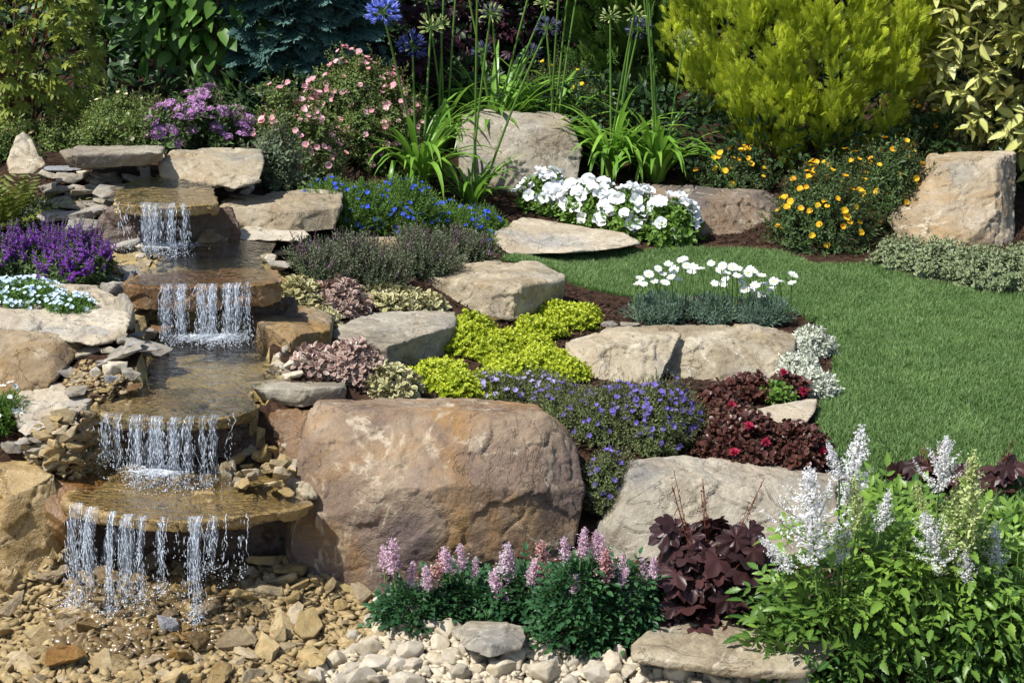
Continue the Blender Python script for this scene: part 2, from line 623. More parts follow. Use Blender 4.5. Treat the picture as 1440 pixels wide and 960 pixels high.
ny, nx = _gx.shape
_t = T()
_ix = (np.arange(ny - 1)[:, None] * nx + np.arange(nx - 1)[None]).ravel()
_cx = (_gx[:-1, :-1] + _gx[1:, 1:]).ravel() / 2; _cy = (_gy[:-1, :-1] + _gy[1:, 1:]).ravel() / 2
_lawn = in_poly(_cx, _cy, LAWN)
_front = (_cy < 3.75) & (_cx < -0.22 + 0 * _cx)
_chan = np.zeros(_lawn.shape, bool)
for _poly, _z, _k in STAMPS:
    _chan |= in_poly(_cx, _cy, grow(_poly, 1.12))
_t.add(np.stack([_gx.ravel(), _gy.ravel(), GZ.ravel()], -1), None,
       F4=np.stack([_ix, _ix + 1, _ix + nx + 1, _ix + nx], -1), m=np.where(_lawn, 1, np.where(_front | _chan, 2, 0)))
M_SOIL, M_TURF, M_BED = soil_mat(), turf_mat(), bed_mat()
tag(link('ground', _t.mesh('ground', [M_SOIL, M_TURF, M_BED], smooth=True)), kind='structure')
# ---------------------------------------------------------------- rocks
S_TAN = stonemat('sandstone_tan', (0.50, 0.435, 0.32), (0.35, 0.285, 0.185), (0.18, 0.135, 0.085), stain=(0.34, 0.21, 0.085), stain_amt=0.4, vein_amt=0.8, grey=(0.25, 0.235, 0.20), grey_amt=0.45)
S_BROWN = stonemat('sandstone_brown', (0.39, 0.305, 0.195), (0.24, 0.17, 0.10), (0.125, 0.083, 0.058), stain=(0.33, 0.19, 0.055), stain_amt=0.75, vein=(0.54, 0.45, 0.32), vein_amt=0.6, grey=(0.18, 0.142, 0.115), grey_amt=.45)
S_BIG = stonemat('sandstone_big_boulder', (0.34, 0.25, 0.165), (0.205, 0.142, 0.10), (0.115, 0.076, 0.062), stain=(0.33, 0.175, 0.05), stain_amt=0.75, vein=(0.56, 0.47, 0.34), vein_amt=0.9, grey=(0.16, 0.115, 0.105), grey_amt=.6)
S_OCHRE = stonemat('sandstone_ochre', (0.48, 0.40, 0.29), (0.34, 0.255, 0.155), (0.19, 0.135, 0.08), stain=(0.35, 0.205, 0.07), stain_amt=0.85, vein_amt=0.9, grey=(0.28, 0.26, 0.22), grey_amt=.5)
S_MOTTLE = stonemat('sandstone_mottled', (0.33, 0.26, 0.19), (0.20, 0.155, 0.12), (0.09, 0.072, 0.062), stain=(0.27, 0.16, 0.07), stain_amt=0.5, vein_amt=0.7, grey=(0.09, 0.085, 0.085), grey_amt=.7)
S_PALE = stonemat('sandstone_pale', (0.58, 0.51, 0.39), (0.46, 0.38, 0.27), (0.32, 0.25, 0.17), stain_amt=0.22, vein_amt=0.5, grey=(0.36, 0.34, 0.31), grey_amt=0.4)
S_GREY = stonemat('sandstone_grey', (0.44, 0.40, 0.32), (0.31, 0.27, 0.20), (0.17, 0.14, 0.10), stain_amt=0.2, vein_amt=0.6, grey=(0.20, 0.19, 0.18), grey_amt=0.5)
S_BLUE = stonemat('stone_blue_grey', (0.50, 0.50, 0.51), (0.40, 0.40, 0.42), (0.28, 0.27, 0.27), stain_amt=0.1, vein_amt=0.3)
S_WET = stonemat('stone_wet_brown', (0.42, 0.28, 0.14), (0.30, 0.18, 0.09), (0.14, 0.075, 0.04), stain=(0.33, 0.15, 0.04), stain_amt=0.8, vein_amt=0.2, wet=0.7)
S_WETTAN = stonemat('stone_wet_tan', (0.50, 0.38, 0.19), (0.38, 0.27, 0.12), (0.24, 0.16, 0.07), stain=(0.4, 0.24, 0.07), stain_amt=0.4, vein_amt=0.2, wet=0.28, moss=0.0)
S_MOSS = stonemat('stone_wet_mossy', (0.46, 0.35, 0.17), (0.34, 0.25, 0.11), (0.2, 0.14, 0.06), stain_amt=0.3, vein_amt=0.2, wet=0.5, moss=0.55)
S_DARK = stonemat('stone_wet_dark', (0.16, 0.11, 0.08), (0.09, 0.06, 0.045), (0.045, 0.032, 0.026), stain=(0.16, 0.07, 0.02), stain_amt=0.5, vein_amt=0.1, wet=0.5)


def hull_obj(hulls):
    import bmesh
    bm = bmesh.new()
    for pts in hulls:
        vs = [bm.verts.new(p) for p in pts]
        r = bmesh.ops.convex_hull(bm, input=vs)
        junk = {e for e in r['geom_interior'] + r['geom_unused'] if isinstance(e, bmesh.types.BMVert) and e.is_valid}
        if junk:
            bmesh.ops.delete(bm, geom=list(junk), context='VERTS')
    bmesh.ops.recalc_face_normals(bm, faces=bm.faces)
    me = bpy.data.meshes.new('hull')
    bm.to_mesh(me)
    bm.free()
    return me


def chipped(pts, n, depth, r):
    """Knock n flat chips off the corners of a convex piece: what stays of its hull beyond each cutting plane."""
    import bmesh
    bm = bmesh.new()
    vs = [bm.verts.new(p) for p in pts]
    g = bmesh.ops.convex_hull(bm, input=vs)
    junk = [e for e in g['geom_interior'] + g['geom_unused'] if isinstance(e, bmesh.types.BMVert) and e.is_valid]
    if junk: bmesh.ops.delete(bm, geom=list(set(junk)), context='VERTS')
    ext = np.ptp(np.array(pts), axis=0)
    for k in range(n):
        d = r.normal(size=3); d[1] -= .5; d[2] = abs(d[2]) * .8
        d = nrm(d / np.maximum(ext, .02))
        v = np.array([x.co[:] for x in bm.verts])
        s = v @ d
        w = s.max() - s.min()
        c = s.max() - w * depth * r.uniform(.3, 1.0)
        bmesh.ops.bisect_plane(bm, geom=bm.verts[:] + bm.edges[:] + bm.faces[:], plane_co=Vector(d * c), plane_no=Vector(d), clear_outer=True)
        vs = [x.co[:] for x in bm.verts]
        bm.free(); bm = bmesh.new()
        hv = [bm.verts.new(q) for q in vs]
        g = bmesh.ops.convex_hull(bm, input=hv)
        junk = [e for e in g['geom_interior'] + g['geom_unused'] if isinstance(e, bmesh.types.BMVert) and e.is_valid]
        if junk: bmesh.ops.delete(bm, geom=list(set(junk)), context='VERTS')
    out = [tuple(x.co) for x in bm.verts]
    bm.free()
    return out


def rock_mesh(hulls, voxel, seed, rough=0.012, chip=0.010, smooth=2, strata=0.0):
    """Voxel-remeshed union of convex pieces, corners worn, surface broken by noise, chipped faces and bedding ledges."""
    me = hull_obj(hulls)
    ob = bpy.data.objects.new('hull', me)
    COL.objects.link(ob)
    md = ob.modifiers.new('r', 'REMESH')
    md.mode = 'VOXEL'; md.voxel_size = voxel; md.use_smooth_shade = True
    sm = ob.modifiers.new('s', 'SMOOTH')
    sm.factor = 0.35; sm.iterations = smooth
    dg = bpy.context.evaluated_depsgraph_get()
    out = bpy.data.meshes.new_from_object(ob.evaluated_get(dg))
    bpy.data.objects.remove(ob); bpy.data.meshes.remove(me)
    n = len(out.vertices)
    co = np.zeros(n * 3, np.float32); out.vertices.foreach_get('co', co); co = co.reshape(-1, 3).astype(float)
    no = np.zeros(n * 3, np.float32); out.vertices.foreach_get('normal', no); no = no.reshape(-1, 3).astype(float)
    q = co + seed * 3.17
    big = fbm(q * 5.5, 3, seed) - 0.5
    # chipped planes: terraced noise gives flat faces with small scarps
    c = fbm(q * np.array([7., 7., 9.]) + 5, 3, seed + 40)
    terr = np.floor(c * 7) / 7 + np.clip((c * 7 - np.floor(c * 7)) * 4 - 3, 0, 1) / 7 - 0.5
    fine = fbm(q * 38, 3, seed + 80) - 0.5
    c2 = fbm(q * np.array([16., 16., 20.]) + 15, 3, seed + 140)
    terr2 = np.floor(c2 * 6) / 6 + np.clip((c2 * 6 - np.floor(c2 * 6)) * 5 - 4, 0, 1) / 6 - 0.5
    fa = facets(q * np.array([1, 1, 1.25]), .095, seed + 200, .55); fb = facets(q, .036, seed + 300, .6)
    d = rough * .6 * big + chip * .15 * terr + chip * .95 * fa + chip * .5 * fb * np.clip(big * 5 + .6, .15, 1) + 0.0028 * fine
    if strata:
        s = q[:, 2] * 34 + 1.6 * fbm(q * 4, 3, seed + 9)
        d = d + strata * (np.clip(np.abs((s % 1) - 0.5) * 5, 0, 1) - 0.7) * (1 - np.abs(no[:, 2]))
    crack = np.abs(fbm(q * 4.2 + 9, 4, seed + 60) - 0.5)
    d = d - chip * 0.7 * np.clip(1 - crack / 0.008, 0, 1)
    co = co + no * d[:, None]
    out.vertices.foreach_set('co', co.astype(np.float32).ravel())
    out.update()
    return out


def face_slab(pts, thick, shrink=0.92):
    """Photo points (px, py, Y) plus the same outline set back along the line of sight: a closed block with real depth."""
    a = np.array(pts, float)
    c = a[:, :2].mean(0)
    out = [P(*q) for q in pts]
    if thick:
        for q in a:
            x, y = c + (q[:2] - c) * shrink
            out.append(P(x, y, q[2] + thick))
    return out


ROCK_N = [0]


def rock(name, label, hulls, mat, thick=0.2, voxel=0.011, rough=0.012, chip=0.010, smooth=2, strata=0.0, cat='rock', group=None, raw=False):
    ROCK_N[0] += 1
    r = np.random.default_rng(ROCK_N[0] * 7)
    hh = [h if raw else chipped(face_slab(h, thick), 6, .045, r) for h in hulls]
    me = rock_mesh(hh, voxel * .62, ROCK_N[0], rough, chip, 1 if smooth == 3 else 0, strata)
    n = len(me.vertices)
    co = np.zeros(n * 3, np.float32); me.vertices.foreach_get('co', co); co = co.reshape(-1, 3)
    base = np.array([co[:, 0].mean(), co[:, 1].mean(), co[:, 2].min()])
    co -= base
    me.vertices.foreach_set('co', co.ravel()); me.update()
    me.name = name
    me.materials.clear()
    me.materials.append(mat)
    me.polygons.foreach_set('use_smooth', np.ones(len(me.polygons), bool))
    o = link(name, me, None, tuple(float(x) for x in base))
    return tag(o, label, cat, group)


rock('boulder', 'huge brown and tan boulder with a worn face beside the lowest waterfall',
     [[(404, 730, 3.82), (396, 805, 3.84), (412, 770, 3.74), (450, 838, 3.70), (540, 848, 3.69), (620, 850, 3.67), (700, 845, 3.68), (770, 822, 3.72), (808, 770, 3.77), (822, 690, 3.83), (815, 640, 3.88),
       (425, 600, 3.84), (440, 572, 3.90), (560, 584, 3.86), (700, 592, 3.86), (770, 584, 3.90), (447, 562, 4.02), (560, 559, 4.1), (640, 567, 4.1), (705, 562, 4.1), (755, 569, 4.08), (800, 606, 4.0),
       (600, 680, 3.70), (500, 700, 3.71), (740, 690, 3.74)]], S_BIG, 0.22, 0.0085, 0.005, 0.0065, 2)
rock('boulder', 'grey tan boulder with pale top edge behind the dark purple leaves',
     [[(832, 745, 3.86), (850, 792, 3.72), (960, 800, 3.68), (1100, 800, 3.68), (1185, 770, 3.72), (888, 662, 3.85), (1000, 676, 3.81), (1100, 694, 3.81), (1185, 694, 3.83),
       (885, 646, 3.93), (960, 640, 3.99), (1060, 650, 4.02), (1185, 670, 4.0), (868, 700, 3.83)]], S_GREY, 0.15, 0.0085, 0.007, 0.009, 2)
rock('boulder', 'long tan boulder split by a diagonal cleft at the lawn edge',
     [[(797, 520, 4.68), (805, 550, 4.6), (900, 556, 4.55), (925, 545, 4.56), (797, 482, 4.75), (850, 464, 4.85), (950, 458, 4.88), (958, 470, 4.72), (803, 494, 4.68), (900, 482, 4.68)],
      [(868, 556, 4.66), (1000, 560, 4.60), (1092, 550, 4.62), (1110, 520, 4.72), (912, 482, 4.75), (925, 457, 4.92), (1060, 459, 4.95), (1122, 470, 4.92), (1116, 496, 4.76), (1000, 480, 4.72)]], S_TAN, 0.14, 0.0085, 0.010, 0.010, 2)
rock('rock', 'angular pale block with sunlit left face propped above the yellow green cushions',
     [[(580, 420, 5.25), (600, 436, 5.2), (722, 450, 5.04), (740, 444, 5.1), (790, 426, 5.27), (575, 386, 5.28), (724, 403, 5.05), (794, 394, 5.25), (602, 374, 5.45), (690, 367, 5.5), (755, 368, 5.42), (794, 385, 5.38)]], S_TAN, 0.0, 0.0085, 0.009, 0.009, 1)
rock('rock', 'blocky grey rock with a flat sunlit top among variegated bugle',
     [[(x, y, Y * .98) for x, y, Y in [(463, 464, 4.75), (520, 440, 4.95), (600, 436, 5.0), (641, 437, 5.0), (478, 478, 4.65), (545, 486, 4.62), (641, 456, 4.86), (465, 494, 4.70), (545, 530, 4.62), (600, 520, 4.76), (642, 500, 4.88)]]], S_GREY, 0.06, 0.0085, 0.008, 0.008, 1)
rock('rock', 'flat topped tan block jutting over the right side of the middle pool',
     [[(356, 446, 4.55), (395, 430, 4.78), (448, 429, 4.8), (468, 442, 4.75), (356, 453, 4.5), (405, 470, 4.36), (464, 464, 4.5), (360, 494, 4.5), (410, 503, 4.36), (464, 494, 4.5)]], S_BROWN, 0.05, 0.007, 0.004, 0.006, 1)
rock('rock', 'thin layered grey slab balanced on the upper left edge of the huge boulder',
     [[(351, 536, 4.15), (420, 528, 4.24), (486, 533, 4.22), (353, 545, 4.05), (420, 548, 4.02), (487, 543, 4.08), (364, 562, 4.06), (425, 573, 4.02), (486, 560, 4.08)]], S_GREY, 0.05, 0.006, 0.004, 0.006, 1, 0.003)
rock('boulder', 'upright weathered grey tan boulder in front of the blue lily clumps',
     [[(653, 154, 7.0), (720, 158, 7.02), (790, 160, 7.05), (803, 168, 6.95), (820, 202, 6.85), (812, 264, 6.73), (700, 275, 6.68), (645, 255, 6.75), (641, 180, 6.87), (660, 172, 6.85), (785, 180, 6.85)]], S_GREY, 0.25, 0.010, 0.007, 0.008, 2)
rock('flat_rock', 'flat pale stepping slab between the lawn and the white petunias',
     [[(688, 328, 6.05), (735, 304, 6.4), (800, 316, 6.3), (880, 328, 6.2), (906, 344, 6.08), (715, 360, 5.9), (800, 357, 5.92), (850, 352, 5.98), (690, 336, 6.02)]], S_PALE, 0.05, 0.010, 0.006, 0.006, 1)
rock('boulder', 'dark mottled boulder between the white petunias and the yellow cinquefoil',
     [[(903, 265, 6.6), (920, 261, 6.65), (1000, 263, 6.65), (1080, 269, 6.65), (1098, 284, 6.58), (1100, 330, 6.4), (1060, 348, 6.28), (985, 352, 6.24), (930, 345, 6.28), (903, 300, 6.45), (1000, 285, 6.38)]], S_MOTTLE, 0.25, 0.011, 0.012, 0.011, 2)
rock('boulder', 'tall orange tan boulder with a slanted left side under the variegated evergreen',
     [[(1428, 209, 6.55), (1426, 352, 6.2), (1340, 362, 6.1), (1268, 346, 6.2), (1248, 310, 6.32), (1308, 216, 6.55), (1322, 230, 6.36), (1404, 226, 6.36), (1400, 300, 6.2)]], S_OCHRE, 0.25, 0.010, 0.005, 0.009, 2)
rock('boulder', 'broad tan block with a level top beside the top waterfall',
     [[(306, 282, 5.2), (330, 274, 5.38), (482, 267, 5.5), (482, 282, 5.35), (312, 292, 5.12), (400, 299, 5.10), (480, 290, 5.2), (318, 324, 5.12), (400, 330, 5.08), (470, 324, 5.15)]], S_TAN, 0.12, 0.0085, 0.007, 0.009, 1)
rock('flat_rock', 'thin pale shelf of stone overhanging the upper pool',
     [[(316, 328, 5.0), (350, 319, 5.1), (430, 324, 5.1), (437, 330, 5.05), (425, 340, 4.98), (330, 337, 4.95), (318, 334, 4.96)]], S_PALE, 0.03, 0.006, 0.003, 0.006, 1, 0.002)
rock('rock', 'square shouldered brown block half hidden by the purple flowered thyme',
     [[(420, 346, 5.18), (420, 402, 5.1), (500, 345, 5.2), (590, 342, 5.38), (590, 395, 5.3), (424, 334, 5.3), (592, 332, 5.48), (500, 402, 5.12)]], S_BROWN, 0.1, 0.0085, 0.006, 0.007, 1)
rock('stone_lintel', 'long grey brown lintel stone bridging the dark head of the stream',
     [[(82, 212, 5.2), (110, 206, 5.35), (210, 204, 5.4), (231, 207, 5.35), (88, 218, 5.15), (229, 213, 5.15), (98, 236, 5.16), (200, 233, 5.17), (228, 226, 5.2)]], S_GREY, 0.05, 0.0075, 0.005, 0.006, 1)
rock('boulder', 'smooth tan boulder behind the white stones at the stream head',
     [[(221, 224, 5.25), (240, 211, 5.42), (300, 208, 5.5), (366, 212, 5.48), (372, 228, 5.3), (366, 255, 5.2), (330, 266, 5.13), (226, 250, 5.2)]], S_TAN, 0.12, 0.0085, 0.010, 0.010, 2)
rock('rock', 'pointed tan rock standing beside the yellow green maple',
     [[(10, 228, 5.0), (22, 192, 5.1), (33, 186, 5.15), (46, 196, 5.12), (64, 232, 5.0), (50, 246, 4.95), (12, 246, 4.95)]], S_TAN, 0.1, 0.0075, 0.008, 0.008, 2)
rock('boulder', 'broad sloping pale boulder below the purple sage',
     [[(x, y, Y * .968) for x, y, Y in [(-60, 412, 4.6), (0, 404, 4.62), (60, 398, 4.7), (140, 403, 4.7), (172, 420, 4.6), (184, 445, 4.45), (180, 476, 4.3), (130, 486, 4.25), (0, 442, 4.4), (-60, 450, 4.4)]]], S_PALE, 0.12, 0.0085, 0.010, 0.010, 2)
rock('boulder', 'rounded pinkish tan boulder at the left edge behind the middle pool',
     [[(-90, 452, 4.3), (0, 449, 4.32), (60, 446, 4.36), (122, 453, 4.3), (134, 468, 4.22), (90, 505, 4.12), (70, 545, 4.02), (0, 560, 3.98), (-90, 560, 3.98), (0, 474, 4.12), (80, 482, 4.12)]], S_BROWN, 0.12, 0.0085, 0.010, 0.006, 3)
rock('rock', 'pale lumpy rock above the tan stone heap at left',
     [[(14, 562, 3.93), (28, 546, 4.02), (85, 539, 4.06), (104, 560, 3.95), (95, 584, 3.88), (30, 596, 3.86), (15, 585, 3.87)]], S_PALE, 0.08, 0.007, 0.008, 0.007, 2)
rock('rock', 'slender wedge of pale stone leaning above the tan stone heap',
     [[(24, 606, 3.84), (38, 592, 3.86), (98, 572, 3.93), (104, 582, 3.9), (64, 602, 3.83), (36, 614, 3.81)]], S_PALE, 0.03, 0.005, 0.003, 0.004, 1)
rock('boulder', 'dim olive brown boulder at the left edge of the lowest waterfall',
     [[(-90, 650, 3.82), (50, 648, 3.84), (78, 664, 3.77), (92, 740, 3.75), (86, 840, 3.72), (20, 850, 3.66), (-90, 850, 3.66), (30, 700, 3.71)]], S_WETTAN, 0.18, 0.0085, 0.010, 0.011, 2)
rock('rock', 'wet brown block propping the left end of the lowest ledge',
     [[(58, 672, 3.78), (82, 660, 3.86), (150, 656, 3.92), (152, 690, 3.80), (90, 735, 3.70), (60, 715, 3.72), (65, 765, 3.76), (94, 770, 3.74)]], S_WET, 0.06, 0.007, 0.006, 0.008, 1)
rock('rock', 'tilted tan slab standing on edge at the right end of the lowest ledge',
     [[(380, 618, 3.98), (394, 611, 4.0), (440, 668, 3.82), (446, 700, 3.74), (428, 700, 3.72), (388, 668, 3.86), (383, 640, 3.93)]], S_TAN, 0.05, 0.006, 0.004, 0.006, 1)
rock('rock', 'dark damp block wedged under the thin layered slab',
     [[(358, 574, 4.02), (440, 572, 4.02), (446, 625, 3.90), (400, 668, 3.88), (360, 640, 3.93)]], S_WET, 0.15, 0.008, 0.008, 0.008, 1)
rock('flat_rock', 'flat grey stepping stone set in the cream pebbles by the pink astilbes',
     [[(x, y, Y * .972) for x, y, Y in [(636, 888, 3.5), (662, 872, 3.57), (735, 876, 3.56), (742, 895, 3.5), (735, 912, 3.46), (690, 926, 3.42), (655, 914, 3.45), (690, 905, 3.43)]]], S_GREY, 0.02, 0.006, 0.003, 0.004, 1)
rock('flat_rock', 'low sandy slab below the dark purple leaved plant at the front',
     [[(x, y, Y * .990) for x, y, Y in [(884, 905, 3.375), (930, 872, 3.49), (1040, 868, 3.50), (1110, 880, 3.46), (1180, 912, 3.36), (1130, 943, 3.27), (1050, 941, 3.275), (955, 930, 3.305), (890, 922, 3.33), (1132, 956, 3.27), (1050, 954, 3.275), (955, 943, 3.305), (888, 932, 3.33)]]], S_TAN, 0.10, 0.0075, 0.005, 0.005, 1)
rock('flat_rock', 'small cream slab between the dark red stonecrop and the lawn',
     [[(x, y, Y * .978) for x, y, Y in [(1052, 578, 4.36), (1085, 570, 4.42), (1150, 560, 4.47), (1146, 578, 4.37), (1128, 604, 4.23), (1085, 592, 4.28)]]], S_PALE, 0.03, 0.0065, 0.003, 0.004, 1)
rock('rock', 'half hidden tan block behind the right edge of the white astilbe',
     [[(1395, 790, 3.72), (1430, 762, 3.82), (1530, 760, 3.84), (1530, 860, 3.6), (1440, 865, 3.58), (1400, 850, 3.62)]], S_TAN, 0.12, 0.0085, 0.008, 0.008, 1)
rock('rock', 'pale cap stone showing above the leaves at the right edge',
     [[(1400, 720, 3.92), (1440, 706, 4.0), (1540, 706, 4.0), (1540, 745, 3.88), (1440, 748, 3.86)]], S_TAN, 0.1, 0.0085, 0.006, 0.006, 1)

# ledges that carry the water, thick flat stones with real undersides
def ledge(label, top, z, th, mat, seed_rough=0.003, name='waterfall_ledge', under=0.0, chip=0.011):
    pts = []
    c = np.mean([PZ(*q, z)[:2] for q in top], 0)
    rj = np.random.default_rng(len(label))
    dense = [(a[0] + (b[0] - a[0]) * f + (rj.normal(0, 4) if f else 0), a[1] + (b[1] - a[1]) * f + (rj.normal(0, 2) if f else 0)) for a, b in zip(top, top[1:] + top[:1]) for f in (0, .5)]
    for q in dense:
        x, y, zz = PZ(*q, z)
        pts.append((x, y, zz))
        xy = c + (np.array([x, y]) - c) * (1 - under)
        pts.append((xy[0], xy[1], z - th))
    return rock(name, label, [pts], mat, 0, 0.006, seed_rough, chip, 1, 0.0, cat='stone ledge', raw=True)


ledge('wide thin tan ledge stone the lowest waterfall pours from', [(88, 699), (100, 678), (150, 655), (200, 636), (330, 636), (425, 686), (442, 708), (400, 719), (350, 725), (300, 730), (250, 733), (180, 729), (120, 716), (92, 706)], Z4 - 0.008, 0.030, S_WETTAN, under=0.03)
ledge('mossy tan ledge stone under the third waterfall', [(116, 572), (130, 555), (200, 545), (350, 548), (366, 572), (332, 586), (260, 593), (200, 589), (150, 586)], Z3 - 0.009, 0.026, S_MOSS, under=0.04)
ledge('thick rusty brown ledge stone of the second waterfall', [(174, 399), (186, 384), (392, 378), (398, 394), (330, 401), (250, 404), (200, 404)], Z2 - 0.009, 0.062, S_WET, under=0.02)
ledge('narrow tan ledge stone of the top waterfall', [(160, 287), (164, 266), (302, 264), (306, 286), (250, 291), (200, 290)], Z1 - 0.009, 0.028, S_WETTAN, under=0.05)
# the damp back walls of the falls
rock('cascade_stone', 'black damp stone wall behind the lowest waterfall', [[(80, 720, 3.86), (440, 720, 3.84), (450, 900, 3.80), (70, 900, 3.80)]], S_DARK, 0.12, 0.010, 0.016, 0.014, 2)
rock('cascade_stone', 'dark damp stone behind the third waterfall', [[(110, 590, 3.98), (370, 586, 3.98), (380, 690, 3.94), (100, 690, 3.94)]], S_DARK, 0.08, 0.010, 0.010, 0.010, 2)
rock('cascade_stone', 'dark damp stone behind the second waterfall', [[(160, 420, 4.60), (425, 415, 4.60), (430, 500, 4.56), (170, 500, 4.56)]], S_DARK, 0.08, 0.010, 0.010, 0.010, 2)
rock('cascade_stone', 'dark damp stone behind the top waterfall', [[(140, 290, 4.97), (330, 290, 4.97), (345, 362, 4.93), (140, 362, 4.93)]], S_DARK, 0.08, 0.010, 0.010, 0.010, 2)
rock('rock', 'slanted purple grey stone at the right foot of the top waterfall', [[(275, 342, 4.9), (300, 306, 5.0), (318, 310, 5.02), (322, 345, 4.92), (300, 348, 4.88)]], S_BROWN, 0.05, 0.006, 0.004, 0.005, 1)
# ---------------------------------------------------------------- small stones: a library of shapes, copied
def stone_lib(n, flat, seed, angular=True):
    import bmesh
    out = []
    r = np.random.default_rng(seed)
    for k in range(n):
        m = 16 if angular else 24
        p = nrm(r.normal(size=(m, 3))) * (0.8 + 0.25 * r.random((m, 1)))
        p *= np.array([1.0, 0.6 + 0.32 * r.random(), flat * (0.75 + 0.5 * r.random())])
        if angular:
            p[:, 2] = np.clip(p[:, 2] + .25 * p[:, 0] * r.normal() * flat, -flat * 0.55, flat * 0.55)
            p[:, 1] = np.clip(p[:, 1], -.5, .55)
        bm = bmesh.new()
        g = bmesh.ops.convex_hull(bm, input=[bm.verts.new(q * 0.55) for q in p])
        junk = [e for e in g['geom_interior'] + g['geom_unused'] if isinstance(e, bmesh.types.BMVert) and e.is_valid]
        if junk: bmesh.ops.delete(bm, geom=list(set(junk)), context='VERTS')
        bmesh.ops.dissolve_limit(bm, angle_limit=.12, verts=bm.verts[:], edges=bm.edges[:])
        bmesh.ops.bevel(bm, geom=bm.edges[:], offset=.018 if angular else .05, segments=2, profile=.6, affect='EDGES', clamp_overlap=True)
        bmesh.ops.triangulate(bm, faces=bm.faces[:])
        for _ in range(2):
            bmesh.ops.subdivide_edges(bm, edges=[e for e in bm.edges if e.calc_length() > .11], cuts=1, use_grid_fill=False)
            bmesh.ops.triangulate(bm, faces=bm.faces[:])
        bm.normal_update()
        co = np.array([v.co[:] for v in bm.verts]); no = np.array([v.normal[:] for v in bm.verts])
        d = .035 * (fbm(co * 5 + seed + k * 7, 3, k) - .5) + (.03 * facets(co + k, .3, seed + k, .5) if angular else 0)
        co = co + no * np.asarray(d).reshape(-1, 1)
        for v, q in zip(bm.verts, co): v.co = q
        me = bpy.data.meshes.new('stone'); bm.to_mesh(me); bm.free()
        out.append(me)
    return out


def stone_set(name, lib, mat):
    res = []
    for k, me in enumerate(lib):
        m2 = me.copy(); m2.name = name
        m2.materials.clear(); m2.materials.append(mat)
        m2.polygons.foreach_set('use_smooth', np.full(len(m2.polygons), mat is M_SCREAM, bool))
        res.append(m2)
    return res


LIB_A = stone_lib(14, 0.46, 300)
LIB_B = stone_lib(10, 0.66, 400, False)
M_STAN = stonemat('stone_tan', (0.52, 0.40, 0.21), (0.42, 0.31, 0.15), (0.31, 0.22, 0.10), stain=(0.40, 0.22, 0.06), stain_amt=0.35, vein_amt=0.1, per_object=0.28, scale=1.0, bumpk=0.7)
M_STANW = stonemat('stone_tan_wet', (0.50, 0.38, 0.19), (0.39, 0.28, 0.13), (0.27, 0.185, 0.085), stain=(0.34, 0.17, 0.04), stain_amt=0.45, vein_amt=0.1, per_object=0.32, wet=0.4, bumpk=0.7)
M_SCREAM = stonemat('stone_cream', (0.62, 0.55, 0.42), (0.54, 0.46, 0.33), (0.42, 0.34, 0.23), stain_amt=0.15, vein_amt=0.2, per_object=0.18, bumpk=0.6)
M_SGREY = stonemat('stone_grey', (0.50, 0.46, 0.38), (0.40, 0.35, 0.27), (0.28, 0.23, 0.17), stain_amt=0.25, vein_amt=0.3, per_object=0.22, grey=(0.3, 0.3, 0.3), grey_amt=0.4, bumpk=0.8)
SET_TAN, SET_TANW, SET_CREAM = stone_set('tan_stone', LIB_A, M_STAN), stone_set('tan_stone', LIB_A, M_STANW), stone_set('cream_pebble', LIB_B + LIB_A[:3], M_SCREAM)
SET_GREY = stone_set('bank_stone', LIB_A, M_SGREY); SET_BLUE = stone_set('bank_stone', LIB_A, S_BLUE); SET_PALE = stone_set('pale_stone', LIB_A + LIB_B[:3], M_SCREAM)
SET_ORANGE = stone_set('orange_stone', LIB_A, stonemat('stone_orange', (0.45, 0.25, 0.06), (0.36, 0.17, 0.03), (0.25, 0.12, 0.03), stain_amt=0.4, vein_amt=0.0, wet=0.2))


def put_stone(name, meshes, p, size, label, group, cat='stone', tilt=0.3, k=None, yaw=None, flat=1.0):
    o = link(name, meshes[random.randrange(len(meshes)) if k is None else k % len(meshes)], None, tuple(float(x) for x in p),
             (random.gauss(0, tilt), random.gauss(0, tilt), random.uniform(0, 6.28) if yaw is None else yaw), (size, size, size * flat))
    return tag(o, label, cat, group)


def px_stone(px, py, w, h, meshes, label, name='bank_stone', lift=0.0, yaw=None, group=None, k=None, Y=None, tilt=0.12):
    """One stone of w by h pixels resting on the ground seen at its foot (or at distance Y)."""
    g = spot(px, py + h * 0.35) if Y is None else np.array(P(px, py + h * 0.35, Y))
    s = ppm(g[1], g[2])
    me = meshes[(random.randrange(len(meshes)) if k is None else k) % len(meshes)]
    co = np.zeros(len(me.vertices) * 3, np.float32); me.vertices.foreach_get('co', co); dx, dy, dz = np.ptp(co.reshape(-1, 3), axis=0)
    sx = w / s / dx
    sy = min(sx, 1.1 * h / s / dy / 0.45)
    sz = max(0.35 * sx, (h / s - 0.30 * dy * sy) / 0.95 / dz)
    o = put_stone(name, [me], (g[0], g[1], g[2] + 0.30 * dz * sz + lift), 1.0, label, group, tilt=tilt, yaw=random.choice([0, math.pi]) + random.uniform(-0.3, 0.3) if yaw is None else yaw, k=0)
    o.scale = (sx, sy, sz)
    return o


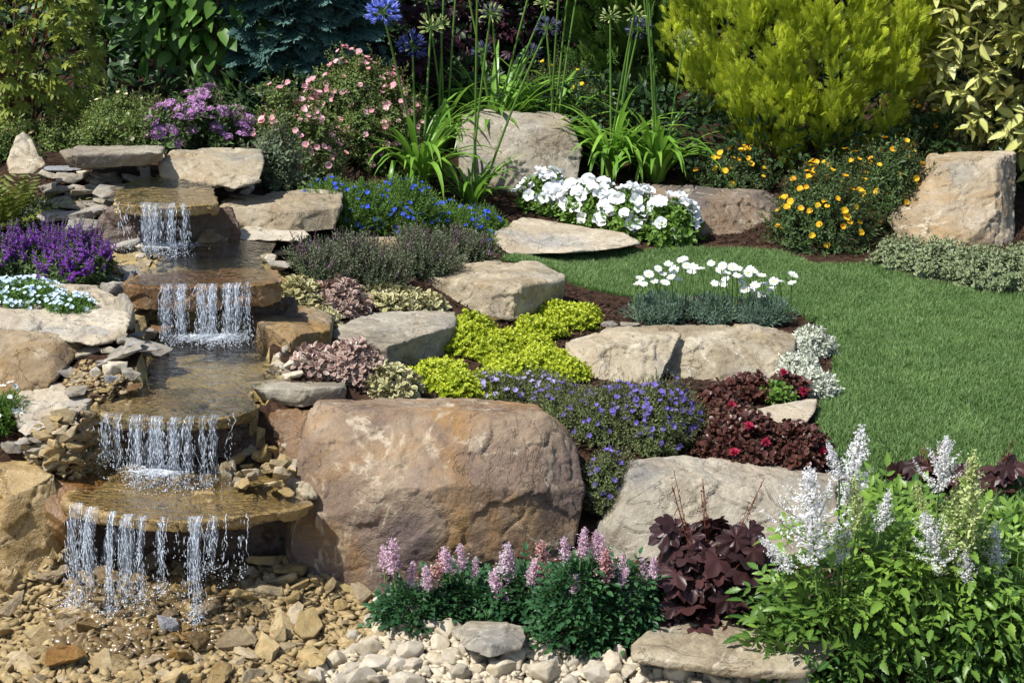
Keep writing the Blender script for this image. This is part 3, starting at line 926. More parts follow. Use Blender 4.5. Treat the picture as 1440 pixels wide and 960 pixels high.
# stones of the stream banks, one by one (px, py, width, height, kind, label)
BANK = [
    (85, 234, 56, 20, 'b', 'flat blue grey stone in front of the pointed tan rock'),
    (66, 243, 30, 15, 'c', 'small cream stone left of the flat blue grey one'), (93, 246, 36, 16, 'g', 'tan stone under the dark gap of the lintel stone, left of its end'),
    (120, 242, 26, 14, 'c', 'cream stone at the left mouth of the dark lintel gap'), (135, 252, 26, 14, 'g', 'brown chip stone above the pale stone by the top pool'),
    (110, 266, 52, 24, 'g', 'long tan stone above the blue white stone by the top pool'), (76, 260, 32, 22, 'g', 'square grey stone left of the long tan stone'),
    (87, 281, 64, 28, 'g', 'biggest grey tan bank stone left of the top waterfall'), (142, 272, 32, 24, 'b', 'blue white stone at the left lip of the top waterfall'),
    (148, 264, 18, 13, 'c', 'small cream stone on top of the blue white stone'), (144, 297, 32, 18, 'c', 'wedge shaped cream stone left of the top waterfall face'),
    (126, 318, 78, 36, 'p', 'broad pale stone slab beside the top waterfall face'), (180, 334, 72, 24, 'g', 'long tan stone at the left edge of the upper pool'),
    (188, 378, 52, 26, 'g', 'tan stone among the cream stones left of the upper pool'), (155, 388, 34, 24, 'b', 'blue white block left of the rusty ledge stone'),
    (184, 388, 22, 22, 'b', 'upright blue white stone against the rusty ledge stone'), (160, 405, 46, 34, 'g', 'grey tan rock leaning at the left end of the rusty ledge stone'),
    (175, 436, 32, 60, 'g', 'slanting narrow stone wedged left of the second waterfall'), (208, 456, 60, 20, 'd', 'purple brown stone at the left foot of the second waterfall'),
    (140, 466, 44, 26, 'p', 'pale flat stone below the broad sloping boulder'), (196, 478, 78, 28, 'g', 'slab stone projecting over the left side of the middle pool'),
    (112, 490, 62, 22, 'g', 'flat greenish stone in front of the rounded pinkish boulder'), (152, 490, 28, 14, 'c', 'cream chip between the flat greenish stone and the projecting slab'),
    (155, 512, 36, 28, 'c', 'cube of cream stone above the middle pool edge'), (135, 522, 16, 18, 'c', 'little cream stone left of the cream cube'),
    (182, 522, 32, 22, 'g', 'tan stone right of the cream cube'), (158, 530, 24, 18, 'b', 'blue grey stone below the cream cube'),
    (92, 518, 42, 26, 'g', 'tan block below the flat greenish stone'), (120, 540, 42, 18, 'd', 'dark brown stone at the left of the third ledge'),
    (178, 540, 40, 16, 'd', 'dark flat stone at the water line of the middle pool'), (125, 556, 36, 20, 'd', 'dark stone above the mossy ledge end'),
    (20, 622, 44, 24, 'g', 'tan stone at the left edge below the white daisies'), (52, 632, 44, 20, 'p', 'pale stone over the left boulder top'),
    (75, 616, 56, 38, 'g', 'broad tan stone at the left of the stone heap'),
    (205, 213, 22, 12, 'g', 'brown chip lying on the end of the lintel stone'), (222, 218, 26, 12, 'c', 'pale chip at the joint of lintel stone and smooth boulder'),
    (200, 232, 14, 20, 'c', 'upright chip at the right mouth of the dark lintel gap'), (208, 246, 18, 34, 'b', 'narrow blue grey stone set upright at the stream head'),
    (186, 250, 32, 20, 'g', 'brown stone at the right mouth of the dark lintel gap'), (206, 258, 26, 10, 'b', 'blue white stone in the shallow top pool'),
    (232, 248, 18, 14, 'c', 'round cream stone left of the white stone row at stream head'), (270, 247, 28, 18, 'c', 'large cream stone in the white stone row at stream head'),
    (296, 254, 30, 18, 'c', 'largest cream stone in the white stone row at stream head'), (252, 256, 22, 14, 'c', 'cream stone below the white stone row at stream head'),
    (285, 270, 28, 16, 'c', 'pale stone at the right lip of the top waterfall'), (322, 262, 22, 14, 'c', 'cream stone toward the right of the white stone row'),
    (345, 267, 20, 15, 'c', 'cream stone near the green shrub right of the stream head'), (222, 264, 40, 14, 't', 'wet tan stone in the shallow top pool'),
    (400, 350, 40, 16, 'g', 'grey slab stone right of the upper pool'), (378, 358, 24, 14, 'c', 'cream stone at the right bank of the upper pool'),
    (362, 363, 18, 10, 'c', 'small pale stone at the right water line of the upper pool'), (388, 370, 36, 18, 'g', 'tan block at the right end of the rusty ledge stone'),
    (355, 371, 18, 8, 't', 'tan stone at the right water line of the upper pool'), (400, 335, 30, 12, 'd', 'brown stone on the end of the thin pale shelf'),
    (365, 527, 26, 18, 'c', 'cream stone at the right corner of the middle pool'), (392, 512, 22, 18, 'c', 'pointed cream stone beside the right bank of the middle pool'),
    (420, 505, 44, 26, 'c', 'largest cream stone below the jutting tan block'), (438, 490, 38, 18, 'c', 'flat cream stone at the foot of the jutting tan block'),
    (410, 524, 36, 14, 'c', 'cream stone resting on the thin layered slab'), (335, 548, 26, 16, 't', 'wet tan stone on the right end of the mossy ledge'),
    (352, 560, 30, 14, 't', 'wet olive stone right of the mossy ledge lip'),
    (405, 628, 20, 16, 'c', 'white stone on the tilted slab by the lowest ledge'), (424, 632, 24, 26, 'c', 'white stone at the top of the tilted slab'), (420, 612, 12, 18, 'c', 'upright white splinter behind the tilted slab'), (440, 663, 14, 12, 'c', 'single white pebble against the huge boulder'),
    (858, 455, 24, 15, 'g', 'small grey rock behind the long split boulder, left of a pair'), (886, 454, 32, 14, 'g', 'small brown rock behind the long split boulder, right of a pair'),
    (912, 458, 34, 8, 'p', 'thin pale flake behind the long split boulder'), (700, 444, 36, 14, 'd', 'dark stone under the angular pale block'), (741, 444, 32, 16, 'b', 'grey stone propping the angular pale block'),
    (130, 850, 30, 22, 't', 'upright tan stone at the foot of the left boulder'), (20, 375, 30, 14, 'g', 'tan stone left of the purple sage'), (10, 390, 24, 12, 'c', 'cream stone at the left edge under the purple sage'),
    (8, 448, 26, 10, 'c', 'small cream stone by the pale blue flowers'), (575, 535, 30, 10, 'g', 'grey stone between variegated bugle and yellow green cushions'),
]
KIND = {'b': SET_BLUE, 'c': SET_PALE, 'g': SET_GREY, 'p': stone_set('bank_stone', LIB_A, S_PALE), 'd': stone_set('bank_stone', LIB_A, S_WET), 't': SET_TANW}
NAMES = {'b': 'blue_grey_stone', 'c': 'cream_stone', 'g': 'bank_stone', 'p': 'pale_stone', 'd': 'dark_stone', 't': 'wet_stone'}
for _k, (px, py, w, h, kd, lab) in enumerate(BANK):
    px_stone(px, py, w, h, KIND[kd], lab, NAMES[kd], group='stones of the stream banks', k=_k)


def pile(poly, n, smin, smax, meshes, name, label, group, lift=0.5, layers=1, tilt=0.35, mound=0.0, flat=1.0):
    """n separate stones heaped inside a pixel outline."""
    a = np.array(poly, float)
    got = []
    tries = 0
    while len(got) < n and tries < 60:
        q = RNG.uniform(a.min(0), a.max(0), (n * 3, 2))
        q = q[in_poly(q[:, 0], q[:, 1], poly)]
        got += list(q); tries += 1
    got = np.array(got[:n])
    g = spots(got[:, 0], got[:, 1])
    c = g.mean(0)
    ext = max(np.abs(g[:, :2] - c[:2]).max(), 1e-3)
    for p in g:
        s = RNG.uniform(smin, smax) ** 1.0
        m = mound * max(0.0, 1 - (np.linalg.norm(p[:2] - c[:2]) / ext) ** 2)
        put_stone(name, meshes, (p[0], p[1], p[2] + s * 0.16 * RNG.uniform(0.3, 1 + layers) * lift + m * RNG.uniform(.3, 1)), s, label, group, tilt=tilt, flat=flat)


pile([(35, 650), (60, 612), (120, 598), (178, 640), (160, 668), (80, 672)], 80, 0.036, 0.085, SET_TAN, 'tan_stone', 'tan stone in the heap left of the third waterfall', 'tan stones heaped left of the third waterfall', 1.0, 3, 0.4, 0.05)
for _k in range(46):   # the heap on the lowest ledge
    _q = np.array([RNG.uniform(300, 420), RNG.uniform(622, 698)])
    if not in_poly(_q[0], _q[1], [(300, 660), (372, 618), (392, 640), (430, 696), (380, 698), (318, 684)]): continue
    _p = PZ(_q[0], _q[1], Z4 + 0.004 + 0.05 * max(0, min(1, (_q[0] - 300) / 70)) * RNG.random())
    put_stone('tan_stone', SET_TAN, _p, RNG.uniform(0.035, 0.08), 'tan stone in the heap on the lowest ledge beside the tilted slab', 'tan stones heaped on the lowest ledge', tilt=0.35)
pile([(195, 372), (215, 350), (235, 352), (242, 372), (225, 388), (200, 388)], 16, 0.028, 0.045, SET_TAN, 'tan_stone', 'small tan stone in the cluster left of the upper pool', 'small tan stones left of the upper pool', 1, 2)
pile([(190, 350), (235, 345), (232, 362), (196, 366)], 8, 0.026, 0.042, SET_CREAM, 'cream_stone', 'small cream stone in the cluster left of the upper pool', 'small cream stones left of the upper pool', 1, 2)
pile([(95, 530), (130, 512), (200, 548), (190, 562), (130, 560)], 34, 0.018, 0.036, SET_TAN, 'tan_stone', 'small tan pebble in the scatter left of the middle pool', 'small tan pebbles left of the middle pool', 0.6, 1)
pile([(232, 240), (300, 236), (350, 262), (350, 274), (300, 270), (245, 262)], 42, 0.022, 0.046, SET_CREAM, 'cream_stone', 'cream stone in the row of white stones at stream head', 'white stones at the stream head', 1.0, 2)
pile([(372, 520), (400, 495), (450, 486), (462, 500), (420, 525), (380, 532)], 14, 0.022, 0.04, SET_CREAM, 'cream_stone', 'small cream stone in the scatter right of the middle pool', 'small cream stones right of the middle pool', 1, 2)

pile([(52, 252), (150, 244), (160, 292), (118, 348), (72, 334)], 30, 0.07, 0.15, SET_GREY, 'bank_stone', 'grey tan stone stacked in the bank left of the top waterfall', 'grey tan stones stacked left of the top waterfall', 0.8, 2, 0.10, 0, .62)
pile([(118, 478), (205, 474), (215, 500), (140, 522)], 14, 0.06, 0.11, SET_GREY, 'bank_stone', 'grey tan stone packed under the projecting slab left of the middle pool', 'grey tan stones left of the middle pool', 0.8, 2, 0.12, 0, .62)
pile([(392, 335), (430, 345), (428, 395), (402, 392)], 9, 0.06, 0.11, SET_GREY, 'bank_stone', 'grey tan stone packed at the right bank of the upper pool', 'grey tan stones right of the upper pool', 0.8, 2, 0.12, 0, .62)
pile([(20, 600), (60, 585), (120, 560), (130, 590), (60, 640), (20, 640)], 14, 0.05, 0.10, SET_GREY, 'bank_stone', 'grey tan stone among the rocks at the left edge above the stone heap', 'grey tan stones at the left edge', 0.8, 2, 0.15, 0, .7)

# the basin: tan broken stone at the left, cream pebbles along the front
TAN_PX = [(-40, 965), (-40, 840), (60, 800), (95, 770), (140, 800), (430, 795), (480, 835), (545, 850), (545, 890), (470, 925), (430, 965)]
CREAM_PX = [(430, 965), (470, 925), (530, 868), (560, 850), (600, 880), (760, 910), (890, 925), (955, 932), (1050, 944), (1125, 948), (1130, 965)]
def basin(poly, n, smin, smax, meshes_fn, name, lab, group, d0=0.036):
    a = np.array(poly, float)
    q = RNG.uniform(a.min(0), a.max(0), (n * 40, 2))
    q = q[in_poly(q[:, 0], q[:, 1], poly)]
    g = spots(q[:, 0], q[:, 1])
    kept = []
    P2 = np.zeros((0, 2))
    for p in g:
        if len(P2) and np.min(np.linalg.norm(P2 - p[:2], axis=1)) < d0: continue
        P2 = np.vstack([P2, p[:2]]); kept.append(p)
        if len(kept) >= n: break
    for p in kept:
        s = smin + (smax - smin) * RNG.random() ** 1.7
        put_stone(name, meshes_fn(p), (p[0], p[1], p[2] + s * RNG.uniform(0.02, 0.28)), s, lab, group, tilt=0.36)


SET_SOAK = stone_set('tan_stone', LIB_A, stonemat('stone_tan_soaked', (0.44, 0.32, 0.15), (0.33, 0.23, 0.10), (0.22, 0.145, 0.06), stain=(0.34, 0.17, 0.04), stain_amt=0.45, vein_amt=0.1, per_object=0.32, wet=0.75, bumpk=0.7))
def _wetq(p): return SET_SOAK if -.95 < p[0] < -.60 and p[1] > 3.40 and RNG.random() < .85 else SET_TANW if p[0] < -0.5 and RNG.random() < 0.45 else SET_TAN
basin(TAN_PX, 298, 0.040, 0.105, _wetq, 'tan_stone', 'broken tan stone on the floor of the basin below the lowest waterfall', 'broken tan stones in the basin')
basin(CREAM_PX, 270, 0.036, 0.085, lambda p: SET_CREAM, 'cream_pebble', 'cream pebble in the strip along the front below the pink astilbes', 'cream pebbles along the front', .034)
px_stone(92, 930, 62, 34, SET_ORANGE, 'wet orange stone in the basin, the only orange one', 'orange_stone', lift=0.02, k=2)
px_stone(232, 884, 34, 24, SET_BLUE, 'dark flecked grey stone under the lowest falling water', 'grey_stone', lift=0.02, k=4)


def gravel(name, poly, n, smin, smax, mat, z=0.0):
    t = T()
    a = np.array(poly, float)
    q = RNG.uniform(a.min(0), a.max(0), (n, 2))
    q = q[in_poly(q[:, 0], q[:, 1], poly)]
    g = spots(q[:, 0], q[:, 1])
    temps = []
    for k in range(8):
        me = hull_obj([nrm(RNG.normal(size=(9, 3))) * np.array([0.5, 0.38, 0.17])])
        v = np.array([x.co[:] for x in me.vertices]); me.calc_loop_triangles()
        f = np.array([x.vertices[:] for x in me.loop_triangles])
        temps.append(T().add(v, np.full((len(v), 3), 0.5), F3=f)); bpy.data.meshes.remove(me)
    s = RNG.uniform(smin, smax, len(g))
    g[:, 2] += s * 0.1 + z
    t.many(temps, g, basisZ(np.array([0, 0, 1.0]) + RNG.normal(size=(len(g), 3)) * 0.4), s)
    return tag(link(name, t.mesh(name, mat)), kind='stuff')


def gravelmat(name, c0, c1):
    m = NT(name)
    a = m.n('ShaderNodeAttribute', attribute_name='lf'); sp = m.n('ShaderNodeSeparateXYZ'); m.l(a.outputs['Vector'], sp.inputs[0])
    tc = m.n('ShaderNodeTexCoord')
    c = m.mix(m.rng(m.noise(tc.outputs['Object'], 120, 3), .3, .7, 0, .4), m.mix(sp.outputs[0], c0, c1), c0)
    b = m.bsdf(c, 0.85, 0.25, m.bump(m.noise(tc.outputs['Object'], 150, 3), 0.5, 0.003))
    m.l(b.outputs[0], m.out.inputs[0])
    return m.mat


M_GT = gravelmat('gravel_tan', (0.21, 0.145, 0.065), (0.46, 0.35, 0.18)); M_GC = gravelmat('gravel_cream', (0.38, 0.31, 0.21), (0.60, 0.53, 0.40))
gravel('tan_gravel', [(-160, 1060), (-160, 840)] + TAN_PX[1:-1] + [(430, 965), (380, 1060)], 9000, 0.018, 0.055, M_GT)
M_GW = gravelmat('gravel_soaked', (0.10, 0.065, 0.028), (0.28, 0.195, 0.085))
for _n in M_GW.node_tree.nodes:
    if _n.type == 'BSDF_PRINCIPLED': _n.inputs['Roughness'].default_value = .22; _n.inputs['Specular IOR Level'].default_value = .6
gravel('wet_gravel', [(60, 850), (120, 815), (350, 815), (330, 905), (240, 935), (80, 915)], 1500, 0.022, 0.058, M_GW, 0.006)
gravel('cream_gravel', [(380, 1060)] + CREAM_PX[:-1] + [(1130, 965), (1150, 1060)], 6000, 0.018, 0.046, M_GC)
gravel('heap_gravel', [(30, 655), (55, 612), (125, 596), (182, 640), (165, 668), (75, 674)], 500, 0.015, 0.035, M_GT)
gravel('bank_gravel', [(85, 540), (120, 505), (210, 545), (190, 568), (110, 566)], 700, 0.010, 0.024, M_GT)
# bark mulch on the beds
MULCH_PX = [(690, 340), (705, 370), (790, 400), (830, 410), (900, 430), (1110, 450), (1170, 480), (1150, 600), (1180, 660), (830, 745), (810, 600), (560, 560), (420, 545), (400, 400), (560, 390)]
def mulch():
    t = T()
    chip = T().add([(-.5, -.14, 0), (.5, -.1, .05), (.45, .12, 0), (-.45, .14, .06)], None, F4=[(0, 1, 2, 3)])
    chip2 = T().add([(-.5, -.08, 0), (.5, -.12, .1), (.3, .12, -.03), (-.5, .1, .0)], None, F4=[(0, 1, 2, 3)])
    for poly, n in ((MULCH_PX, 16000), ([(560, 250), (980, 230), (1440, 300), (1440, 345), (1090, 352), (910, 330), (700, 350), (600, 300)], 8000), ([(380, 250), (480, 230), (480, 290), (390, 275)], 1200), ([(840, 800), (1440, 760), (1440, 960), (900, 930)], 4000)):
        a = np.array(poly, float)
        q = RNG.uniform(a.min(0), a.max(0), (n, 2)); q = q[in_poly(q[:, 0], q[:, 1], poly)]
        g = spots(q[:, 0], q[:, 1]); g = g[~in_poly(g[:, 0], g[:, 1], LAWN)]
        g[:, 2] += 0.004
        t.many([chip, chip2], g, basisZ(np.array([0, 0, 1.0]) + RNG.normal(size=(len(g), 3)) * 0.35), RNG.uniform(0.008, 0.028, len(g)))
    tag(link('bark_mulch', t.mesh('bark_mulch', gravelmat('bark', (0.022, 0.011, 0.007), (0.13, 0.068, 0.042)))), kind='stuff')
mulch()
# ---------------------------------------------------------------- water
def watermat():
    m = NT('clear_water')
    tc = m.n('ShaderNodeTexCoord')
    mp = m.n('ShaderNodeMapping'); mp.inputs['Scale'].default_value = (1.0, 1.6, 1.0)
    m.l(tc.outputs['Object'], mp.inputs[0])
    h = m.math('ADD', m.noise(mp.outputs[0], 22, 3, 0.6, 0.6), m.math('MULTIPLY', m.noise(mp.outputs[0], 75, 2, 0.5, 0.5), 0.35))
    nm = m.bump(h, 0.8, 0.014)
    tr = m.n('ShaderNodeBsdfTransparent'); tr.inputs[0].default_value = (0.90, 0.88, 0.77, 1)
    gl = m.n('ShaderNodeBsdfGlossy'); gl.inputs['Roughness'].default_value = 0.06
    m.l(nm, gl.inputs['Normal'])
    fr = m.n('ShaderNodeFresnel'); fr.inputs['IOR'].default_value = 1.33
    m.l(nm, fr.inputs['Normal'])
    mx = m.n('ShaderNodeMixShader')
    m.l(m.math('MULTIPLY', fr.outputs[0], 1.9, clamp=True), mx.inputs[0]); m.l(tr.outputs[0], mx.inputs[1]); m.l(gl.outputs[0], mx.inputs[2])
    m.l(mx.outputs[0], m.out.inputs[0])
    return m.mat


def whitewater(name, fac, rough=0.12, col=(0.80, 0.88, 0.97)):
    m = NT(name)
    tc = m.n('ShaderNodeTexCoord')
    h = m.noise(tc.outputs['Object'], 90, 3, 0.6)
    b = m.bsdf(col, rough, 0.8, m.bump(h, 0.8, 0.006))
    tr = m.n('ShaderNodeBsdfTransparent')
    mx = m.n('ShaderNodeMixShader')
    m.l(m.rng(m.noise(tc.outputs['Object'], 45, 4, 0.7), 0.35, 0.68, fac * 0.35, min(1, fac * 1.5)), mx.inputs[0])
    m.l(tr.outputs[0], mx.inputs[1]); m.l(b.outputs[0], mx.inputs[2])
    m.l(mx.outputs[0], m.out.inputs[0])
    return m.mat


M_WATER = watermat(); M_FALL = whitewater('falling_water', 0.45, 0.10, (0.84, 0.91, 1.0)); M_DROP = whitewater('water_drops', 0.62, 0.10, (0.84, 0.91, 1.0)); M_FOAM = whitewater('water_foam', 0.55, 0.4, (0.82, 0.87, 0.92))


def veilmat():
    m = NT('water_sheet')
    tc = m.n('ShaderNodeTexCoord')
    mp = m.n('ShaderNodeMapping'); mp.inputs['Scale'].default_value = (210, 210, 7)
    m.l(tc.outputs['Object'], mp.inputs[0])
    mp2 = m.n('ShaderNodeMapping'); mp2.inputs['Scale'].default_value = (420, 420, 34)
    m.l(tc.outputs['Object'], mp2.inputs[0])
    n1 = m.noise(mp.outputs[0], 1.0, 4, 0.6, 0.3); n2 = m.noise(mp2.outputs[0], 1.0, 2, 0.5)
    at = m.n('ShaderNodeAttribute', attribute_name='lf'); sp = m.n('ShaderNodeSeparateXYZ'); m.l(at.outputs['Vector'], sp.inputs[0])
    f = m.math('MULTIPLY', m.rng(n1, 0.49, 0.74, 0.05, 0.52), m.rng(n2, 0.3, 0.6, 0.4, 1.0))
    f = m.math('MULTIPLY', f, m.rng(sp.outputs[1], .5, 1.0, 1.0, .25))
    b = m.bsdf((0.78, 0.87, 0.99), 0.15, 0.8, m.bump(n1, 0.7, 0.006))
    tr = m.n('ShaderNodeBsdfTransparent'); mx = m.n('ShaderNodeMixShader')
    m.l(f, mx.inputs[0]); m.l(tr.outputs[0], mx.inputs[1]); m.l(b.outputs[0], mx.inputs[2]); m.l(mx.outputs[0], m.out.inputs[0])
    return m.mat


M_VEIL = veilmat()


def tri_fan_poly(poly, z, name, step=0.02):
    """A gridded sheet over a plan outline at height z."""
    a = np.array(poly)
    xs = np.arange(a[:, 0].min() - step, a[:, 0].max() + step, step); ys = np.arange(a[:, 1].min() - step, a[:, 1].max() + step, step)
    gx, gy = np.meshgrid(xs, ys)
    cx, cy = gx[:-1, :-1] + step / 2, gy[:-1, :-1] + step / 2
    ok = in_poly(cx, cy, poly)
    nx = len(xs)
    j, i = np.nonzero(ok)
    f = np.stack([j * nx + i, j * nx + i + 1, (j + 1) * nx + i + 1, (j + 1) * nx + i], -1)
    V = np.stack([gx.ravel(), gy.ravel(), np.full(gx.size, z)], -1)
    used = np.unique(f); remap = np.zeros(len(V), np.int64); remap[used] = np.arange(len(used))
    t = T().add(V[used], None, F4=remap[f])
    return tag(link(name, t.mesh(name, M_WATER, smooth=True)), kind='structure')


for _poly, _z in ((POOL1, Z1), (POOL2, Z2), (POOL3, Z3), (POOL4, Z4)):
    tri_fan_poly(grow(_poly, 0.985), _z, 'water', 0.01)


def waterfall(label, ztop, zbot, strands, push, droplets, foam):
    """strands: (px, py of the lip, width px, weight, length share). The water leaves the lip with speed push and falls as thin sheets that fray into threads and drops."""
    c = np.mean([PZ(s[0], s[1], ztop) for s in strands], 0)
    r = root('waterfall', label, 'waterfall', (float(c[0]), float(c[1]) - 0.03, zbot))
    t = T(); dr = T(); sh = T()
    o = np.array([(1, 0, 0), (-1, 0, 0), (0, 1, 0), (0, -1, 0), (0, 0, 1), (0, 0, -1)], float)
    ball = T().add(o, None, F3=[(0, 2, 4), (2, 1, 4), (1, 3, 4), (3, 0, 4), (2, 0, 5), (1, 2, 5), (3, 1, 5), (0, 3, 5)])
    dp, ds = [], []
    for (px, py, w, wt, ln) in strands:
        p0 = np.array(PZ(px, py, ztop)); sc = ppm(p0[1], ztop)
        W = w / sc
        H = (ztop - zbot) * ln
        def fall(x, h, v, n, y0=0.012):
            u = np.linspace(0, 1, n); z = ztop + 0.004 - h * u ** 1.25
            tm = np.sqrt(np.maximum(0, 2 * (ztop + 0.004 - z) / 9.8))
            return u, np.stack([np.full(n, x), p0[1] + y0 - v * tm - 0.010 * (u > 0), z], -1)
        for lay in range(3 if wt >= 7 else 2 if wt >= 3 else 0):
            n, k = 11, 22
            u, line = fall(p0[0] + RNG.normal(0, .12) * W, H, push * (0.75 + .2 * lay), k)
            ph = RNG.uniform(0, 6, 3)
            V = []; A = np.zeros((k * n, 3)); A[:, 1] = np.repeat(u, n)
            for j in range(k):
                wj = W * (.74 - .30 * u[j] + .18 * math.sin(u[j] * 6 + ph[0]))
                for i in range(n):
                    f = i / (n - 1) - .5
                    V.append((line[j, 0] + f * wj + .005 * math.sin(u[j] * 9 + ph[1]), line[j, 1] + .007 * math.sin(f * 19 + ph[2] + 2.5 * u[j]) + .004 * math.sin(u[j] * 23 + i * 1.9), line[j, 2]))
            sh.add(V, A, F4=[(j * n + i, j * n + i + 1, (j + 1) * n + i + 1, (j + 1) * n + i) for j in range(k - 1) for i in range(n - 1)])
        foci = p0[0] + RNG.uniform(-.42, .42, max(1, int(wt * .55))) * W
        for k in range(max(1, int(wt * 0.35))):
            n = 24
            hh = H * RNG.uniform(0.55, 1.0)
            u, pts = fall(foci[RNG.integers(len(foci))] + RNG.normal(0, .0025), hh, push * RNG.uniform(0.75, 1.3), n)
            pts[:, 0] += RNG.normal(0, 0.0024, n).cumsum() * 0.7 + RNG.normal(0, 0.005) * u
            x = pts[0, 0]
            bead = np.clip(vnoise(np.stack([u * 15 + x * 90, u * 0 + k, u * 0], -1), 5) * 2.6 - .85, 0.05, 1.4)
            rr = RNG.uniform(0.0006, 0.0015) * (bead * u + (1 - u) * .7)
            rr[-1] *= 0.2
            tube(pts, rr, sides=5, t=t)
        for k in range(int(droplets * wt * 2.6)):
            hh = H * RNG.uniform(.9, 1.02)
            x0 = foci[RNG.integers(len(foci))] + RNG.normal(0, .0045) if RNG.random() < .74 else p0[0] + RNG.uniform(-.55, .55) * W
            u, pts = fall(x0, hh, push * RNG.uniform(0.7, 1.35), 20)
            i = int(RNG.random() ** .6 * 19.99)
            i = max(i, 2)
            q = pts[i] + RNG.normal(0, 1, 3) * np.array([.001 + .006 * u[i] ** 1.5, .004, .006 * u[i]])
            dp.append(q); ds.append(RNG.uniform(0.0004, 0.0011) * np.array([1, 1, RNG.uniform(3.0, 15.0) * (1.25 - .75 * u[i]) * (.45 if i < 5 else 1)]))
        if foam:
            tb = math.sqrt(2 * H / 9.8)
            for _ in range(int(foam * wt * 2)):
                dp.append(np.array([p0[0] + RNG.normal(0, 0.8) * W, p0[1] - push * tb + RNG.normal(0, 0.026), ztop - H + abs(RNG.normal(0, 0.014))])); ds.append(RNG.uniform(0.0006, 0.0020) * np.array([1, 1, 1]))
    part('water_strand', t, M_FALL, r, True)
    part('water_sheet', sh, M_VEIL, r, True)
    dr.many(ball, dp, basisZ(RNG.normal(size=(len(dp), 3)) * .12 + (0, -.05, 1)), np.array(ds))
    tag(part('droplets', dr, M_DROP, r, True), kind='stuff')
    return r


def foam_patch(cx, cy, rx, ry, z, n, r, name='foam'):
    """Bubbles and torn foam on the water where a fall lands, thinning outwards."""
    t = T(); c = np.array(PZ(cx, cy, z)); sc = ppm(c[1], z)
    o = np.array([(1, 0, 0), (-1, 0, 0), (0, 1, 0), (0, -1, 0), (0, 0, .5), (.7, .7, 0), (-.7, .7, 0), (.7, -.7, 0), (-.7, -.7, 0)], float)
    cap = T().add(o, None, F3=[(0, 5, 4), (5, 2, 4), (2, 6, 4), (6, 1, 4), (1, 8, 4), (8, 3, 4), (3, 7, 4), (7, 0, 4)])
    rr = np.abs(RNG.normal(0, .48, n)); a = RNG.uniform(0, 6.283, n)
    p = np.stack([c[0] + np.cos(a) * rr * rx / sc, c[1] + np.sin(a) * rr * ry / sc / .32, np.full(n, z + .0015)], -1)
    t.many(cap, p, basisZ(np.tile([0, 0, 1.], (n, 1))), RNG.uniform(.0012, .0062, n) * np.clip(1.25 - rr, .3, 1.2))
    return tag(part(name, t, M_FOAM, r, True), kind='stuff')


w1 = waterfall('topmost waterfall, short white curtain from the narrow tan ledge', Z1, Z2, [(205, 288, 16, 9, 1), (222, 289, 14, 9, 1), (240, 289, 12, 9, 1), (258, 289, 12, 5, 1), (168, 287, 6, 1, 1), (186, 288, 12, 2, 1)], 0.22, 9, 4)
foam_patch(238, 345, 60, 10, Z2, 800, w1)
w2 = waterfall('second waterfall, bright broken curtain over the rusty brown ledge', Z2, Z3, [(236, 403, 18, 7, 1), (256, 403, 18, 11, 1), (282, 403, 14, 8, 1), (298, 403, 14, 12, 1), (322, 402, 14, 12, 1), (334, 401, 14, 8, 1), (348, 400, 8, 4, 1), (270, 403, 70, 2, 1)], 0.26, 13, 4)
foam_patch(298, 474, 78, 13, Z3, 1200, w2)
w3 = waterfall('third waterfall, uneven strands from the mossy ledge', Z3, Z4, [(192, 588, 16, 12, 1), (218, 590, 26, 12, 1), (246, 591, 18, 8, 1), (266, 590, 14, 6, 1), (285, 589, 8, 3, 1), (300, 588, 12, 4, 1), (325, 585, 5, 1, 1), (148, 585, 14, 3, .7), (166, 586, 12, 3, .8)], 0.28, 12, 4)
foam_patch(225, 662, 66, 14, Z4, 1100, w3)
w4 = waterfall('lowest waterfall, widely spaced strands and drips into the stone basin', Z4, 0.05, [(106, 712, 16, 9, 1), (128, 718, 22, 8, .95), (158, 724, 12, 9, 1), (178, 728, 24, 8, .9), (200, 730, 12, 5, .8), (228, 732, 8, 4, .7), (278, 731, 9, 10, 1), (272, 731, 20, 3, .8), (300, 730, 14, 3, .5), (318, 728, 4, 1, .6), (340, 726, 4, 1, .6), (145, 722, 60, 2, .5), (250, 732, 60, 2, .35)], 0.36, 12, 9)
